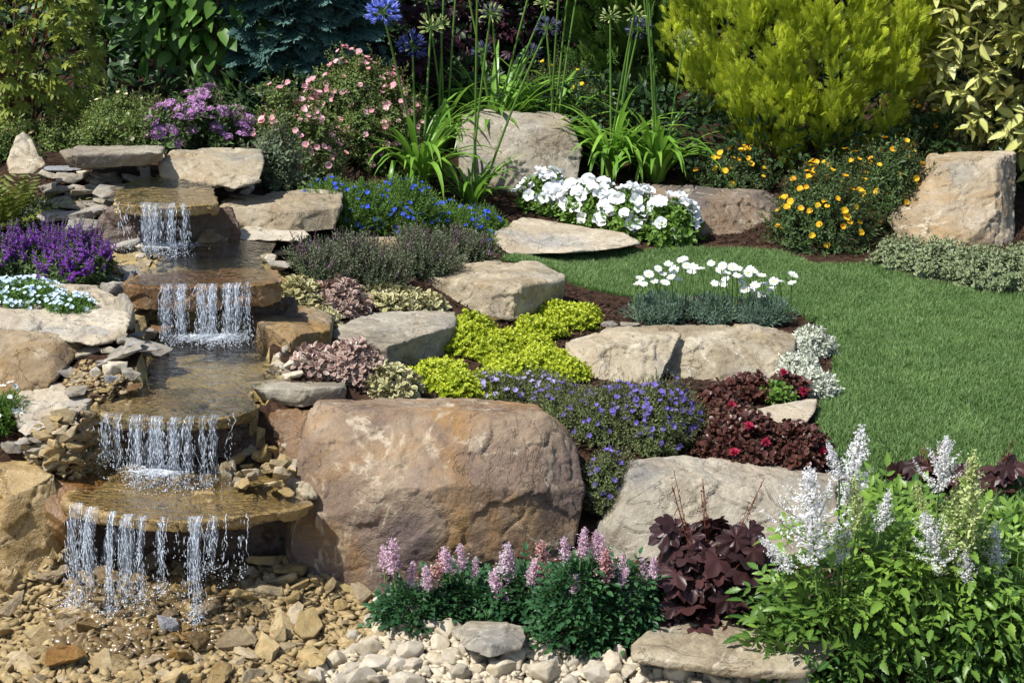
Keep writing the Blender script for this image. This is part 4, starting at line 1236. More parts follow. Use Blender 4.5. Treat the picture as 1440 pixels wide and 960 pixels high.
# ---------------------------------------------------------------- leaf, shoot and flower templates
def leaf_t(L=1.0, W=0.4, fold=0.12, curl=0.15, kind='ovate', m=0, wav=0.0):
    """A leaf along +Y in XY, face up."""
    t = T()
    if kind == 'diamond':
        V = [(0, 0, 0), (-W / 2, L * .45, fold * W), (0, L, -curl * L), (W / 2, L * .45, fold * W)]
        A = [(.5, 0, 0), (.5, .5, 1), (.5, 1, 0.6), (.5, .5, 1)]
        return t.add(V, A, F3=[(0, 3, 2), (0, 2, 1)], m=m)
    st = {'ovate': [(.18, .72), (.42, 1.0), (.72, .66)], 'lance': [(.25, .8), (.55, 1.0), (.8, .6)], 'spoon': [(.3, .4), (.62, 1.0), (.88, .75)], 'round': [(.15, .8), (.5, 1.1), (.85, .75)], 'tooth': [(.14, .55), (.26, .95), (.34, .78), (.47, 1.05), (.55, .74), (.67, .82), (.74, .5), (.85, .46)]}[kind]
    V, A = [(0, 0, 0)], [(.5, 0, 0)]
    for (y, w) in st:
        z = -curl * L * y * y
        V += [(-W / 2 * w, L * y, z + fold * W * w), (0, L * y, z), (W / 2 * w, L * y, z + fold * W * w + wav * W)]
        A += [(.5, y, 1), (.5, y, 0), (.5, y, 1)]
    V.append((0, L, -curl * L)); A.append((.5, 1, 0.7))
    n = len(st)
    F3 = [(0, 2, 1), (0, 3, 2)]
    F4 = []
    for k in range(n - 1):
        a = 1 + 3 * k
        F4 += [(a, a + 1, a + 4, a + 3), (a + 1, a + 2, a + 5, a + 4)]
    a = 1 + 3 * (n - 1); e = len(V) - 1
    F3 += [(a, a + 1, e), (a + 1, a + 2, e)]
    return t.add(V, A, F3=F3, F4=F4, m=m)


def azel(az, el):
    return np.array([math.cos(az) * math.cos(el), math.sin(az) * math.cos(el), math.sin(el)])


def put(t, leaf, p, d, sc=1.0, rnd=0.5, hint=(0, 0, 1), roll=0.0):
    d = np.asarray(d, float)[None]
    h = np.asarray(hint, float)[None] + RNG.normal(size=(1, 3)) * (0.15 + roll)
    t.merge(leaf, basisY(d, h)[0], p, sc, rnd)
    return t


def shoot(nl, H, L, W, a0=10, a1=70, kind='diamond', stem=0.0, taper=0.5, fold=0.15, curl=0.15, phy=137.5, wav=0.0, nod=0.0, bare=0.0):
    """A leafy shoot along +Z; stem > 0 adds a twig in material slot 1."""
    t = T()
    lf = leaf_t(1, W / L, fold, curl, kind, wav=wav)
    off = RNG.uniform(0, 6.28)
    for i in range(nl):
        u = (i + 0.5) / nl
        z = H * (bare + (1 - bare) * u)
        az = off + R(phy) * i + RNG.normal(0, .15)
        el = R(a0 + (a1 - a0) * u + RNG.normal(0, 9))
        put(t, lf, (nod * u * u * H, 0, z), azel(az, el), L * (1 - taper * u) * RNG.uniform(.8, 1.2), RNG.random())
        s = t.A[-1]; s[:, 1] = s[:, 1] * 0.3 + 0.7 * u
    if stem:
        tube([(nod * k * k * H, 0, H * k) for k in (0, .35, .7, 1)], stem, stem * .5, 3, 1, t=t)
    return t


def spray(L=1.0, nb=9, W=0.055, spread=38, sub=True, flat=0.06):
    """A flat scale-leaved conifer spray along +Y."""
    t = T()
    lf = leaf_t(1, .2, .1, 0.05, 'diamond')
    put(t, leaf_t(1, .2 if sub else .07, .1, 0.05, 'diamond'), (0, 0, 0), (0, 1, 0), L, .5)
    for k in range(nb):
        u = 0.12 + 0.8 * k / nb
        for s in (-1, 1):
            a = R(spread + RNG.normal(0, 6)) * s
            l = L * (0.50 * (1 - u) + 0.12) * RNG.uniform(.8, 1.15)
            d = np.array([math.sin(a), math.cos(a), RNG.normal(0, flat)])
            p = np.array([0, u * L, 0.0])
            A = len(t.A)
            t.merge(leaf_t(l, W * L * 1.5, .15, .05, 'diamond'), basisY(d[None], np.array([[0, 0, 1.]]))[0], p, 1, RNG.random())
            t.A[-1][:, 1] = np.clip(u * .6 + t.A[-1][:, 1] * .5, 0, 1)
            if sub and l > 0.22 * L:
                for q in (.4, .7):
                    for s2 in (-1, 1):
                        a2 = a + R(42) * s2
                        d2 = np.array([math.sin(a2), math.cos(a2), RNG.normal(0, flat)])
                        t.merge(leaf_t(l * .42 * (1.2 - q * .5), W * L, .15, .05, 'diamond'), basisY(d2[None], np.array([[0, 0, 1.]]))[0], p + d * l * q, 1, RNG.random())
                        t.A[-1][:, 1] = np.clip(u * .6 + .4 * t.A[-1][:, 1] + .15, 0, 1)
    return t


def lobed(nl=7, R0=1.0, depth=0.45, sharp=1.0, spread=300, ruffle=0.08, m=0, pts=6):
    """A palmate leaf, stalk at the origin, tip along +Y."""
    t = T()
    N = nl * pts
    V, A = [(0, 0, 0)], [(.5, 0, 0)]
    for ring in (0.5, 1.0):
        for i in range(N + 1):
            u = i / N
            th = R(-spread / 2 + spread * u) + math.pi / 2
            c = abs(((u * nl) % 1) - 0.5) * 2
            r = R0 * (1 - depth * (c ** sharp if ring == 1.0 else 0.35 * c ** sharp)) * (0.78 + 0.22 * math.cos(th - math.pi / 2))
            if ring == 1.0: r *= 1 + 0.05 * (i % 2)
            z = ruffle * R0 * ring * math.sin(u * nl * 6.28 + 1) + 0.12 * R0 * ring * (0.6 - ring) * 1.5
            V.append((math.cos(th) * r * ring, math.sin(th) * r * ring, z)); A.append((.5, ring, c))
    F3 = [(0, 1 + i, 2 + i) for i in range(N)]
    F4 = [(1 + i, 1 + N + 1 + i, 1 + N + 2 + i, 2 + i) for i in range(N)]
    return t.add(V, A, F3=F3, F4=F4, m=m)


def maple(R0=1.0):
    t = T()
    for k, a in enumerate((-110, -62, -30, 0, 30, 62, 110)):
        l = R0 * (1, .9, .75, .5)[abs(k - 3)]
        d = np.array([math.sin(R(a)), math.cos(R(a)), RNG.normal(-.08, .08)])
        put(t, leaf_t(l, l * .3, .1, .15, 'lance'), (0, 0, 0), d, 1, .5)
    return t


def compound(L=1.0, pairs=3, leafL=.42, leafW=.2, kind='ovate', droop=.2, term=True, branch=True):
    """A divided leaf along +Y: three stalks of toothed leaflets."""
    t = T()
    lf = [leaf_t(1, leafW / leafL, .14, .22, kind, wav=w) for w in (0, .06, -.06)]
    def arm(p, d, ln, n):
        for k in range(n):
            u = (k + .6) / (n + .3)
            q = np.asarray(p) + d * ln * u
            q = q + np.array([0, 0, -droop * ln * u * u])
            for s in (-1, 1):
                side = np.cross(d, (0, 0, 1)) * s
                put(t, lf[RNG.integers(3)], q, nrm(side * .9 + d * .75 + np.array([0, 0, .1])), leafL * L * (1 - .35 * u) * RNG.uniform(.85, 1.1), RNG.random())
        q = np.asarray(p) + d * ln + np.array([0, 0, -droop * ln])
        put(t, lf[0], q, nrm(d + np.array([0, 0, -.2])), leafL * L * 1.05, RNG.random())
        tube([p, np.asarray(p) + d * ln * .5 + np.array([0, 0, -droop * ln * .25]), q], .008 * L, .004 * L, 3, 1, t=t)
    arm((0, 0, 0), np.array([0, 1., 0]), L, pairs)
    if branch:
        for s in (-1, 1):
            arm((0, L * .18, 0), nrm(np.array([s * .9, .75, .05])), L * .62, max(1, pairs - 1))
    return t


def frond(L=1.0, n=14, w=.22):
    """A fern frond along +Y."""
    t = T()
    lf = leaf_t(1, .22, .05, .1, 'diamond')
    for k in range(n):
        u = (k + .5) / n
        z = -.35 * u * u * L
        for s in (-1, 1):
            put(t, lf, (0, u * L, z), nrm(np.array([s, .45, -.1])), w * L * math.sin(math.pi * min(1, .25 + .75 * u)) + .03 * L, RNG.random())
    put(t, lf, (0, L * .95, -.32 * L), (0, 1, -.5), .1 * L, .5)
    return t


def ribbon(pts, w, t, fold=.25, m=0, rnd=.5):
    """A strap leaf through pts with half width w[i]; V shaped in section."""
    pts = np.asarray(pts, float); n = len(pts)
    d = nrm(np.gradient(pts, axis=0))
    side = nrm(np.cross(d, np.array([0, 0, 1.])) + 1e-5)
    up = np.cross(side, d)
    V = np.concatenate([pts - side * w[:, None] + up * (fold * w)[:, None], pts, pts + side * w[:, None] + up * (fold * w)[:, None]])
    A = np.zeros((3 * n, 3)); A[:, 0] = rnd; A[:, 1] = np.tile(np.linspace(0, 1, n), 3); A[:n, 2] = 1; A[2 * n:, 2] = 1
    F = [(i, n + i, n + i + 1, i + 1) for i in range(n - 1)] + [(n + i, 2 * n + i, 2 * n + i + 1, n + i + 1) for i in range(n - 1)]
    return t.add(V, A, F4=F, m=m)


# flowers: slot 0 petals, slot 1 centre or stalk
def disc_centre(t, r, h, z=0.0, m=1, k=7):
    V = [(0, 0, z + h)] + [(math.cos(6.2832 * i / k) * r, math.sin(6.2832 * i / k) * r, z) for i in range(k)]
    t.add(V, np.full((k + 1, 3), .5), F3=[(0, 1 + i, 1 + (i + 1) % k) for i in range(k)], m=m)


def petals(n, L, W, cup=.35, kind='round', centre=.18, z=0.0, ch=.08):
    t = T(); lf = leaf_t(1, W / L, .06, -.1, kind)
    for k in range(n):
        a = 6.2832 * k / n + RNG.normal(0, .06)
        put(t, lf, (0, 0, z), azel(a, cup + RNG.normal(0, .08)), L, RNG.random(), (0, 0, 1))
    if centre: disc_centre(t, centre * L, ch * L, z + .03 * L)
    return t


def petunia(Rr=.03):
    t = T(); k = 20; V = [(0, 0, -.35 * Rr)]; A = [(.5, 0, 0)]
    for ring, (rr, zz) in enumerate(((.22, -.22), (.68, .02), (1.0, .10))):
        for i in range(k):
            a = 6.2832 * i / k
            lob = 1 - .14 * abs(math.cos(a * 2.5)) ** 6 * (ring == 2)
            V.append((math.cos(a) * Rr * rr * lob, math.sin(a) * Rr * rr * lob, Rr * (zz + (.15 * math.sin(a * 5 + 1) + RNG.normal(0, .07)) * ring * .6)))
            A.append((.5, rr, 0))
    F3 = [(0, 1 + i, 1 + (i + 1) % k) for i in range(k)]
    F4 = [(1 + r * k + i, 1 + (r + 1) * k + i, 1 + (r + 1) * k + (i + 1) % k, 1 + r * k + (i + 1) % k) for r in range(2) for i in range(k)]
    t.add(V, A, F3=F3, F4=F4); return t


def spike(H=.08, r=.011, n=34, L=.011, stalk=.05):
    t = T(); lf = leaf_t(1, .7, .2, .2, 'diamond')
    for k in range(n):
        u = k / n
        put(t, lf, (0, 0, stalk + H * u), azel(RNG.uniform(0, 6.28), RNG.uniform(-.1, .7)), L * (1.15 - .8 * u) * RNG.uniform(.8, 1.2), RNG.random())
    tube([(0, 0, 0), (0, 0, stalk + H)], .0016, .001, 3, 1, t=t)
    return t


def umbel(Rr=.025, n=46, s=.0055):
    t = T(); fl = petals(4, 1, .8, .3, 'diamond', 0)
    for k in range(n):
        r = Rr * math.sqrt((k + .5) / n); a = k * 2.4
        p = (math.cos(a) * r, math.sin(a) * r, Rr * .35 * (1 - (r / Rr) ** 2) + RNG.normal(0, .001))
        t.merge(fl, basisZ(np.array([[p[0] * 12, p[1] * 12, 1]]) + RNG.normal(size=(1, 3)) * .25)[0], p, s, RNG.random())
    return t


def lily_head(Rr=.06, n=26, closed=.25, fl=.034):
    t = T(); lf = leaf_t(1, .26, .1, -.25, 'lance')
    for k in range(n):
        el = math.asin(max(-.55, 1 - 1.55 * (k + .5) / n)); az = k * 2.4
        d = azel(az, el); p = d * Rr * RNG.uniform(.55, .75)
        tube([(0, 0, 0), p], .0013, .0010, 3, 1, t=t)
        if RNG.random() < closed:
            put(t, leaf_t(1, .3, .4, 0, 'lance'), p, d, fl * .8, RNG.random()); put(t, leaf_t(1, .3, .4, 0, 'lance'), p, d, fl * .8, RNG.random(), hint=(1, 0, 0)); continue
        B = basisZ(d[None])[0]
        for q in range(6):
            a = q * 1.0472
            dd = B @ np.array([math.cos(a) * .55, math.sin(a) * .55, .85])
            put(t, lf, p, dd, fl, RNG.random(), hint=d)
    return t


def plume(H=.16, r=.045, nb=30, bits=16, s=.006, stalk=.06, up=40, fluff=.35, feather=False):
    """A feathery flower plume along +Z."""
    t = T(); lf = leaf_t(1, .55, .2, .1, 'diamond')
    tube([(0, 0, 0), (0, 0, stalk + H * .9)], .0022, .0008, 3, 1, t=t)
    for k in range(nb):
        u = (k + .5) / nb
        l = r * (1 - u) ** .85 * RNG.uniform(.75, 1.15) + .10 * r
        az = k * 2.4; el = R(up + 35 * u + RNG.normal(0, 8))
        p0 = np.array([0, 0, stalk + H * u * .93]); d = azel(az, el)
        tube([p0, p0 + d * l], .0009, .0005, 3, 1, t=t)
        m = max(4, int(bits * (l / r) ** .7))
        for j in range(m):
            g = (j + .4) / m
            q = p0 + d * l * g + np.array([0, 0, .25 * l * g * g]) + RNG.normal(0, fluff * s * (1.5 - g if feather else 1), 3)
            put(t, lf, q, nrm(d * .6 + RNG.normal(size=3) * .8), s * RNG.uniform(.7, 1.25) * (1.15 - .6 * g if feather else 1), RNG.random(), roll=.5)
    if feather:
        for j in range(bits * 2):
            g = RNG.random() ** .7
            q = np.array([0, 0, stalk + H * (.45 + .6 * g)]) + RNG.normal(0, s * (1.3 - g), 3) * (1, 1, .3)
            put(t, lf, q, nrm(np.array([0, 0, .5]) + RNG.normal(size=3) * .8), s * (1.1 - .6 * g), RNG.random(), roll=.5)
    return t


def berry(n=7, r=.02):
    t = T(); lf = leaf_t(1, .5, .2, .2, 'ovate')
    for k in range(n * 3):
        put(t, lf, (0, 0, 0), azel(k * 2.4, R(90 - 80 * math.sqrt(k / (n * 3)))), r * RNG.uniform(.8, 1.1), RNG.random())
    return t


# ---------------------------------------------------------------- plant builders
def dome_pts(c, a, b, h, n, jit=.15, low=-.05, rough=.35, seed=0, inner=.25):
    """n points with outward normals over a lumpy dome standing on the ground at c."""
    v = nrm(RNG.normal(size=(n * 2, 3))); v = v[v[:, 2] > low][:n]
    lump = 1 - rough / 2 + rough * fbm(v * 2.6 + seed * 5.1 + 11, 3, seed + 5)
    dep = np.where(RNG.random(len(v)) < inner, RNG.uniform(.55, .95, len(v)), 1 - jit * RNG.random(len(v)) ** 2)
    s = (lump * dep)[:, None]
    p = v * s * np.array([a, b, h])
    p[:, 0] += c[0]; p[:, 1] += c[1]
    gz = ground(p[:, 0], p[:, 1])
    p[:, 2] = np.maximum(p[:, 2], 0) + np.minimum(gz, c[2] + .04)
    nn = nrm(v / np.array([a, b, h]))
    return p, nn


def px_dome(px, py, w, h, dep=.9, reach=0.0):
    """Base centre and half sizes of a mound whose front foot, width and height are read off the photograph."""
    g = spot(px, py); s = ppm(g[1], g[2])
    a = max(w / 2 / s - reach * .5, .25 * w / s); b = a * dep
    top = h / s - b * .26 - reach * .75
    hz = math.sqrt(max(top * top - (.32 * b) ** 2, .015 ** 2)) / .95 if top > 0 else .015
    return np.array([g[0], g[1] + b * .8, ground(g[0], g[1] + b * .8)]), a, b, hz


def foliage(t, shoots, p, nn, up=.6, rand=.35, smin=.8, smax=1.2, rnd=None, flat=None):
    d = nn + np.array([0, 0, up]) + RNG.normal(size=p.shape) * rand
    if flat is not None: d[:, 2] *= flat
    t.many(shoots, p, basisZ(d), RNG.uniform(smin, smax, len(p)), rnd)


def twigs(t, c, p, n, r=.003, m=0):
    """Woody stems from the foot out to n of the points."""
    for k in RNG.choice(len(p), min(n, len(p)), False):
        q = p[k]; o = np.asarray(c) + np.array([RNG.normal(0, .015), RNG.normal(0, .015), -.01])
        mid = o + (q - o) * np.array([.4, .4, .6]) + RNG.normal(0, .01, 3)
        tube([o, mid, q], r, r * .35, 4, m, t=t)


MESHES = {}


def bloom(rootobj, name, temps, mats, p, d, smin=.85, smax=1.15, lim=100, smooth=False):
    """Flowers as parts, one object each up to lim, the rest as one part."""
    key = (id(temps), tuple(m.name for m in mats))
    if key not in MESHES:
        MESHES[key] = ([t.mesh(name, mats, (0, 0, 0), smooth) for t in temps], temps)
    ms = MESHES[key][0]
    p = np.asarray(p, float); d = nrm(np.asarray(d, float) + 1e-6)
    order = np.argsort(p[:, 1])
    for c, i in enumerate(order[:lim]):
        o = link(name, ms[int(RNG.integers(len(ms)))], rootobj, tuple(float(x) for x in p[i] - np.array(rootobj.location)), None, float(RNG.uniform(smin, smax)))
        o.rotation_euler = Vector(d[i]).to_track_quat('Z', 'Y').to_euler()
    if len(order) > lim:
        r = order[lim:]; t = T()
        t.many(temps, p[r], basisZ(d[r]), RNG.uniform(smin, smax, len(r)))
        tag(part(name, t, mats, rootobj), kind='stuff')


def front_pick(p, nn, n, zmin=.2, face=-.3):
    """Points for flowers: outside of the mound, on its top and the side one sees."""
    ok = np.nonzero((nn[:, 2] > zmin) | (nn[:, 1] < face))[0]
    return RNG.choice(ok, min(n, len(ok)), False)
# ---------------------------------------------------------------- plants
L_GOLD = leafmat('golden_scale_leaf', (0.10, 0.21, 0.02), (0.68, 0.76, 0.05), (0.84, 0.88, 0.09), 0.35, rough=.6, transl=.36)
L_THUJA = leafmat('green_scale_leaf', (0.04, 0.1, 0.02), (0.13, 0.24, 0.04), (0.22, 0.34, 0.05), .5, rough=.6, transl=.15)
L_BLUE = leafmat('blue_scale_leaf', (0.0324, 0.0864, 0.072), (0.0792, 0.1728, 0.144), (0.1296, 0.2304, 0.1944), .5, rough=.6, transl=.12)
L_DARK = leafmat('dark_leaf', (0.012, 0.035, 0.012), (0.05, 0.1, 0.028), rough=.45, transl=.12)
L_BROAD = leafmat('broad_leaf', (0.048, 0.128, 0.024), (0.16, 0.304, 0.048), rough=.42, transl=.3, mid=(0.14, 0.22, 0.06))
L_MAPLE = leafmat('maple_leaf', (0.128, 0.192, 0.024), (0.336, 0.368, 0.056), (0.288, 0.24, 0.048), .8, transl=.35)
L_PURPLE = leafmat('purple_leaf', (0.0274, 0.0098, 0.0157), (0.0735, 0.0245, 0.0392), rough=.4, transl=.15)
L_ELAE = leafmat('variegated_leaf', (0.45, 0.45, 0.108), (0.666, 0.648, 0.252), margin=(0.06, 0.11, 0.03), margin_from=.75, rough=.38, transl=.2)
L_POT = leafmat('small_green_leaf', (0.07, 0.13, 0.03), (0.23, 0.31, 0.07), (0.32, 0.38, 0.09), .6, transl=.25)
L_POTD = leafmat('dark_small_leaf', (0.035, 0.08, 0.022), (0.13, 0.20, 0.055), (0.19, 0.26, 0.06), .7, transl=.2)
L_GREY = leafmat('grey_green_leaf', (0.09, 0.13, 0.07), (0.2, 0.25, 0.13), transl=.2)
L_LITH = leafmat('bright_needle_leaf', (0.05, 0.13, 0.02), (0.17, 0.31, 0.05), (0.26, 0.42, 0.08), .6, transl=.25)
L_STRAP = leafmat('strap_leaf', (0.12, 0.27, 0.03), (0.3, 0.52, 0.07), rough=.38, transl=.3, spec=.45)
L_PET = leafmat('fresh_green_leaf', (0.072, 0.156, 0.024), (0.204, 0.336, 0.048), transl=.25)
L_EUON = leafmat('cream_edged_leaf', (0.06, 0.12, 0.03), (0.13, 0.2, 0.06), margin=(0.48, 0.50, 0.30), margin_from=.55, transl=.15)
L_SAGE = leafmat('sage_leaf', (0.065, 0.117, 0.039), (0.182, 0.26, 0.091), transl=.2)
L_THYME = leafmat('thyme_leaf', (0.09, 0.14, 0.06), (0.24, 0.29, 0.16), (0.24, 0.25, 0.16), .55, transl=.15)
L_AJC = leafmat('cream_bugle_leaf', (0.22, 0.24, 0.09), (0.4, 0.36, 0.15), margin=(0.62, 0.55, 0.32), margin_from=.5, rough=.4, transl=.15)
L_AJP = leafmat('pink_bugle_leaf', (0.2, 0.17, 0.12), (0.36, 0.17, 0.16), margin=(0.56, 0.42, 0.34), margin_from=.5, rough=.35, transl=.15)
L_LIME = leafmat('lime_leaf', (0.22, 0.34, 0.018), (0.53, 0.6, 0.03), (0.66, 0.66, 0.06), .6, transl=.25)
L_MAT = leafmat('mat_leaf', (0.1, 0.15, 0.045), (0.26, 0.3, 0.12), transl=.2)
L_RED = leafmat('dark_red_leaf', (0.04, 0.016, 0.012), (0.15, 0.055, 0.042), (0.16, 0.12, 0.06), .85, rough=.35, transl=.12)
L_WHITE = leafmat('white_edged_leaf', (0.22, 0.3, 0.16), (0.4, 0.46, 0.3), margin=(0.72, 0.72, 0.60), margin_from=.3, transl=.15)
L_SILVER = leafmat('blue_grey_leaf', (0.12, 0.20, 0.14), (0.28, 0.38, 0.30), transl=.15)
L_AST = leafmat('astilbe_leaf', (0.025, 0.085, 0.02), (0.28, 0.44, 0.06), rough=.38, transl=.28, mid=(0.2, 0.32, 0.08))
L_ASTD = leafmat('dark_astilbe_leaf', (0.018, 0.066, 0.0264), (0.06, 0.15, 0.048), rough=.42, transl=.15, spec=.25)
L_HEU = leafmat('coral_bell_leaf', (0.022, 0.010, 0.010), (0.085, 0.034, 0.032), rough=.38, transl=.14, spec=.32)
L_FERN = leafmat('fern_leaf', (0.09, 0.14, 0.02), (0.24, 0.26, 0.04), (0.28, 0.17, 0.05), .85, transl=.3)
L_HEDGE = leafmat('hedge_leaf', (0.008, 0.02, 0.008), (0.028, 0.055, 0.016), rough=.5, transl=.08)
B_WOOD = plainmat('twig', (0.09, 0.06, 0.04)); B_PALE = plainmat('pale_stem', (0.22, 0.17, 0.11)); B_DARKW = plainmat('dark_twig', (0.02, 0.014, 0.01))
B_GREEN = plainmat('green_stem', (0.13, 0.21, 0.05)); B_RED = plainmat('red_stem', (0.16, 0.05, 0.03))
F_PINK = petalmat('pink_petal', (0.74, 0.30, 0.36), (0.84, 0.56, 0.57)); F_MAUVE = petalmat('mauve_petal', (0.42, 0.20, 0.42), (0.62, 0.36, 0.58))
F_YEL = petalmat('yellow_petal', (0.80, 0.52, 0.02), (0.85, 0.66, 0.04)); F_ORA = petalmat('golden_petal', (0.80, 0.36, 0.015), (0.85, 0.58, 0.03))
F_WHITE = petalmat('white_petal', (0.80, 0.82, 0.84), (0.86, 0.86, 0.86), (0.7, 0.74, 0.6)); F_BLUE = petalmat('blue_petal', (0.035, 0.08, 0.62), (0.09, 0.16, 0.75))
F_LILY = petalmat('lily_blue_petal', (0.16, 0.22, 0.72), (0.32, 0.38, 0.85)); F_LILYD = petalmat('fading_lily_petal', (0.06, 0.065, 0.13), (0.14, 0.16, 0.22))
F_LILYM = petalmat('shaded_lily_petal', (0.035, 0.045, 0.17), (0.08, 0.10, 0.26)); F_PURP = petalmat('purple_petal', (0.16, 0.035, 0.30), (0.30, 0.09, 0.46)); F_PALEB = petalmat('pale_blue_petal', (0.50, 0.66, 0.80), (0.70, 0.80, 0.88))  # shaded lily petal: dimmer copy of the lily blue, shade put into its colour
F_VIO = petalmat('violet_petal', (0.12, 0.085, 0.36), (0.24, 0.18, 0.52)); F_LILAC = petalmat('lilac_petal', (0.34, 0.28, 0.56), (0.5, 0.44, 0.68))
F_ASTP = petalmat('pink_plume', (0.72, 0.46, 0.58), (0.86, 0.70, 0.78), transl=.45); F_ASTR = petalmat('rosy_plume', (0.46, 0.22, 0.20), (0.68, 0.42, 0.42)); F_ASTL = petalmat('pale_pink_plume', (0.80, 0.62, 0.72), (0.90, 0.80, 0.85), transl=.45); F_ASTW = petalmat('white_plume', (0.90, 0.87, 0.87), (0.94, 0.93, 0.92), transl=.5); F_ASTG = petalmat('green_bud_plume', (0.42, 0.50, 0.16), (0.66, 0.70, 0.36), transl=.4)
F_RED = petalmat('crimson_petal', (0.30, 0.015, 0.04), (0.50, 0.04, 0.10)); F_THY = petalmat('dusky_purple_petal', (0.20, 0.10, 0.20), (0.34, 0.18, 0.30))
F_CEN = plainmat('flower_centre', (0.55, 0.38, 0.05)); F_CENG = plainmat('green_flower_centre', (0.42, 0.42, 0.15))


def wpt(px, Y):
    x = (px - 720) / FPX * (Y * CP + 1.4 * SP)
    return np.array([x, Y, float(ground(x, Y))])


def mound(name, label, cat, domes, shoots, mats, dens, group=None, up=.6, rand=.35, fl=None, stems=0, stem_mat=None, dep=.9, inner=.25, smin=.8, smax=1.2, low=-.05, rough=.35, tone=0.0):
    """A plant whose foliage fills one or more mounds (px, foot py, w, h). fl: (name, templates, mats, count, lift, upward, smin, smax)."""
    reach = float(np.mean([q.pack()[0][:, 2].max() for q in shoots]))
    gs = [px_dome(*d, dep=dep, reach=reach) for d in domes]
    c0 = np.mean([g[0] for g in gs], 0)
    r = root(name, label, cat, tuple(float(x) for x in c0), group)
    t = T(); tw = T(); FP, FD = [], []
    for k, ((c, a, b, h), d) in enumerate(zip(gs, domes)):
        sd = int(RNG.integers(1000))
        n = int(dens * d[2] * d[3] / 1000.0 * (1.35 if d[3] < 30 else 1))
        p, nn = dome_pts(c, a, b, h, n, rough=max(rough, .65) if cat == 'shrub' else rough, seed=sd, inner=inner, low=low)
        rnd = np.clip(.25 + .5 * fbm(p * 9 + 3, 2, sd) + RNG.normal(0, .16, len(p)) + tone, 0, 1)
        if cat == 'shrub': t.many(shoots, p[::9] + nn[::9] * reach * .4, basisZ(nn[::9] + RNG.normal(size=p[::9].shape) * .3 + (0, 0, .5)), RNG.uniform(1.2, 1.9, len(p[::9])), rnd[::9])
        foliage(t, shoots, p, nn, up, rand, smin, smax, rnd)
        if stems: twigs(tw, gs[0][0], p, stems)
        if fl:
            m = int(round(fl[3] * d[2] * d[3] / sum(q[2] * q[3] for q in domes)))
            ix = front_pick(p, nn, m)
            lf = fl[4] + reach * (.30 if 'spike' in fl[0] else .62); FP.append(p[ix] + nn[ix] * lf * .6 + np.array([0, 0, lf * .7])); FD.append(nn[ix] * (1 - fl[5]) + np.array([0, 0, fl[5]]) + np.array([0, -.25, 0]) * (1 - fl[5]) + RNG.normal(0, .25, (len(ix), 3)))
    part('foliage', t, mats, r)
    if stems: part('stems', tw, stem_mat or B_WOOD, r)
    if fl: bloom(r, fl[0], fl[1], fl[2], np.concatenate(FP), np.concatenate(FD), fl[6], fl[7])
    return r


# --- dark background
def hedge():
    r = root('hedge', 'tall dark evergreen hedge closing off the back of the garden', 'hedge', (0, 8.75, .35))
    sh = [shoot(7, .07, .05, .022, 5, 60, 'diamond') for _ in range(4)]
    n = 15000
    p = np.stack([RNG.uniform(-4.6, 4.6, n), 8.5 + RNG.normal(0, .09, n), RNG.beta(1.1, 1.6, n) * 2.5 + .1], -1)
    p[:, 1] += .35 * (fbm(p * 1.7, 3, 4) - .5)
    t = T(); foliage(t, sh, p, np.tile([0, -1., .1], (n, 1)), .5, .5)
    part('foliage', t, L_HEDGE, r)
    import bmesh
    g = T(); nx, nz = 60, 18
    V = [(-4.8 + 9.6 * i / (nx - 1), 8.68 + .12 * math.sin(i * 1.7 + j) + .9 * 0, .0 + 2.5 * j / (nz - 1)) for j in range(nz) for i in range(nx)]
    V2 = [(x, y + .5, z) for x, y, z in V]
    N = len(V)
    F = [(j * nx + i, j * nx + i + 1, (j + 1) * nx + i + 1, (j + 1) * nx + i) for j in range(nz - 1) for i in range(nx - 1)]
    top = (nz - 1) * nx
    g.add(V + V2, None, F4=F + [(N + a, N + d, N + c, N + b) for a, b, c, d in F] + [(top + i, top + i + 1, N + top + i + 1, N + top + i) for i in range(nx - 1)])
    part('light_block_core', g, B_DARKW, r)  # added solid dark slab, keeps sky light from leaking through the foliage
hedge()


def broad_shrub(px, Y, h, n, label, spread=.28):
    c = wpt(px, Y); r = root('broadleaf_shrub', label, 'shrub', tuple(map(float, c)), 'broad leaved shrubs at the back')
    st = T(); t = T()
    lf = [leaf_t(1, .58, .12, .3, 'ovate', wav=w) for w in (0, .05, -.05)]
    P_, D_ = [], []
    for k in range(9):
        a = RNG.uniform(0, 6.28); q = np.array([math.cos(a), math.sin(a) * .7, 0]) * spread * RNG.uniform(.3, 1)
        pts = np.array([c + q * .12, c + q * .3 + (0, 0, .35 * h), c + q * .6 + (0, 0, .7 * h), c + q + (0, 0, h * RNG.uniform(.85, 1.05))]) + RNG.normal(0, .012, (4, 3))
        tube(pts, .007, .003, 5, 0, t=st)
        for m in range(n // 9):
            u = 1 - RNG.random() ** 1.15 * .80
            f = u * 3; i = min(2, int(f)); b = pts[i] + (pts[i + 1] - pts[i]) * (f - i)
            d = RNG.normal(size=3); d[2] *= .4; d = nrm(d)
            o = b + d * RNG.uniform(.02, .17)
            P_.append(o); D_.append(d * .8 + np.array([0, -.25, -RNG.uniform(.1, 1.0)]))
            if m % 6 == 0: tube([b, o], .0025, .0015, 3, 0, t=st)
    P_, D_ = np.array(P_), np.array(D_)
    hint = np.array([0, -.5, .8]) + RNG.normal(size=P_.shape) * .4
    t.many(lf, P_, basisY(D_, hint), RNG.uniform(.055, .10, len(P_)))
    part('foliage', t, L_BROAD, r); part('stems', st, B_PALE, r, True)


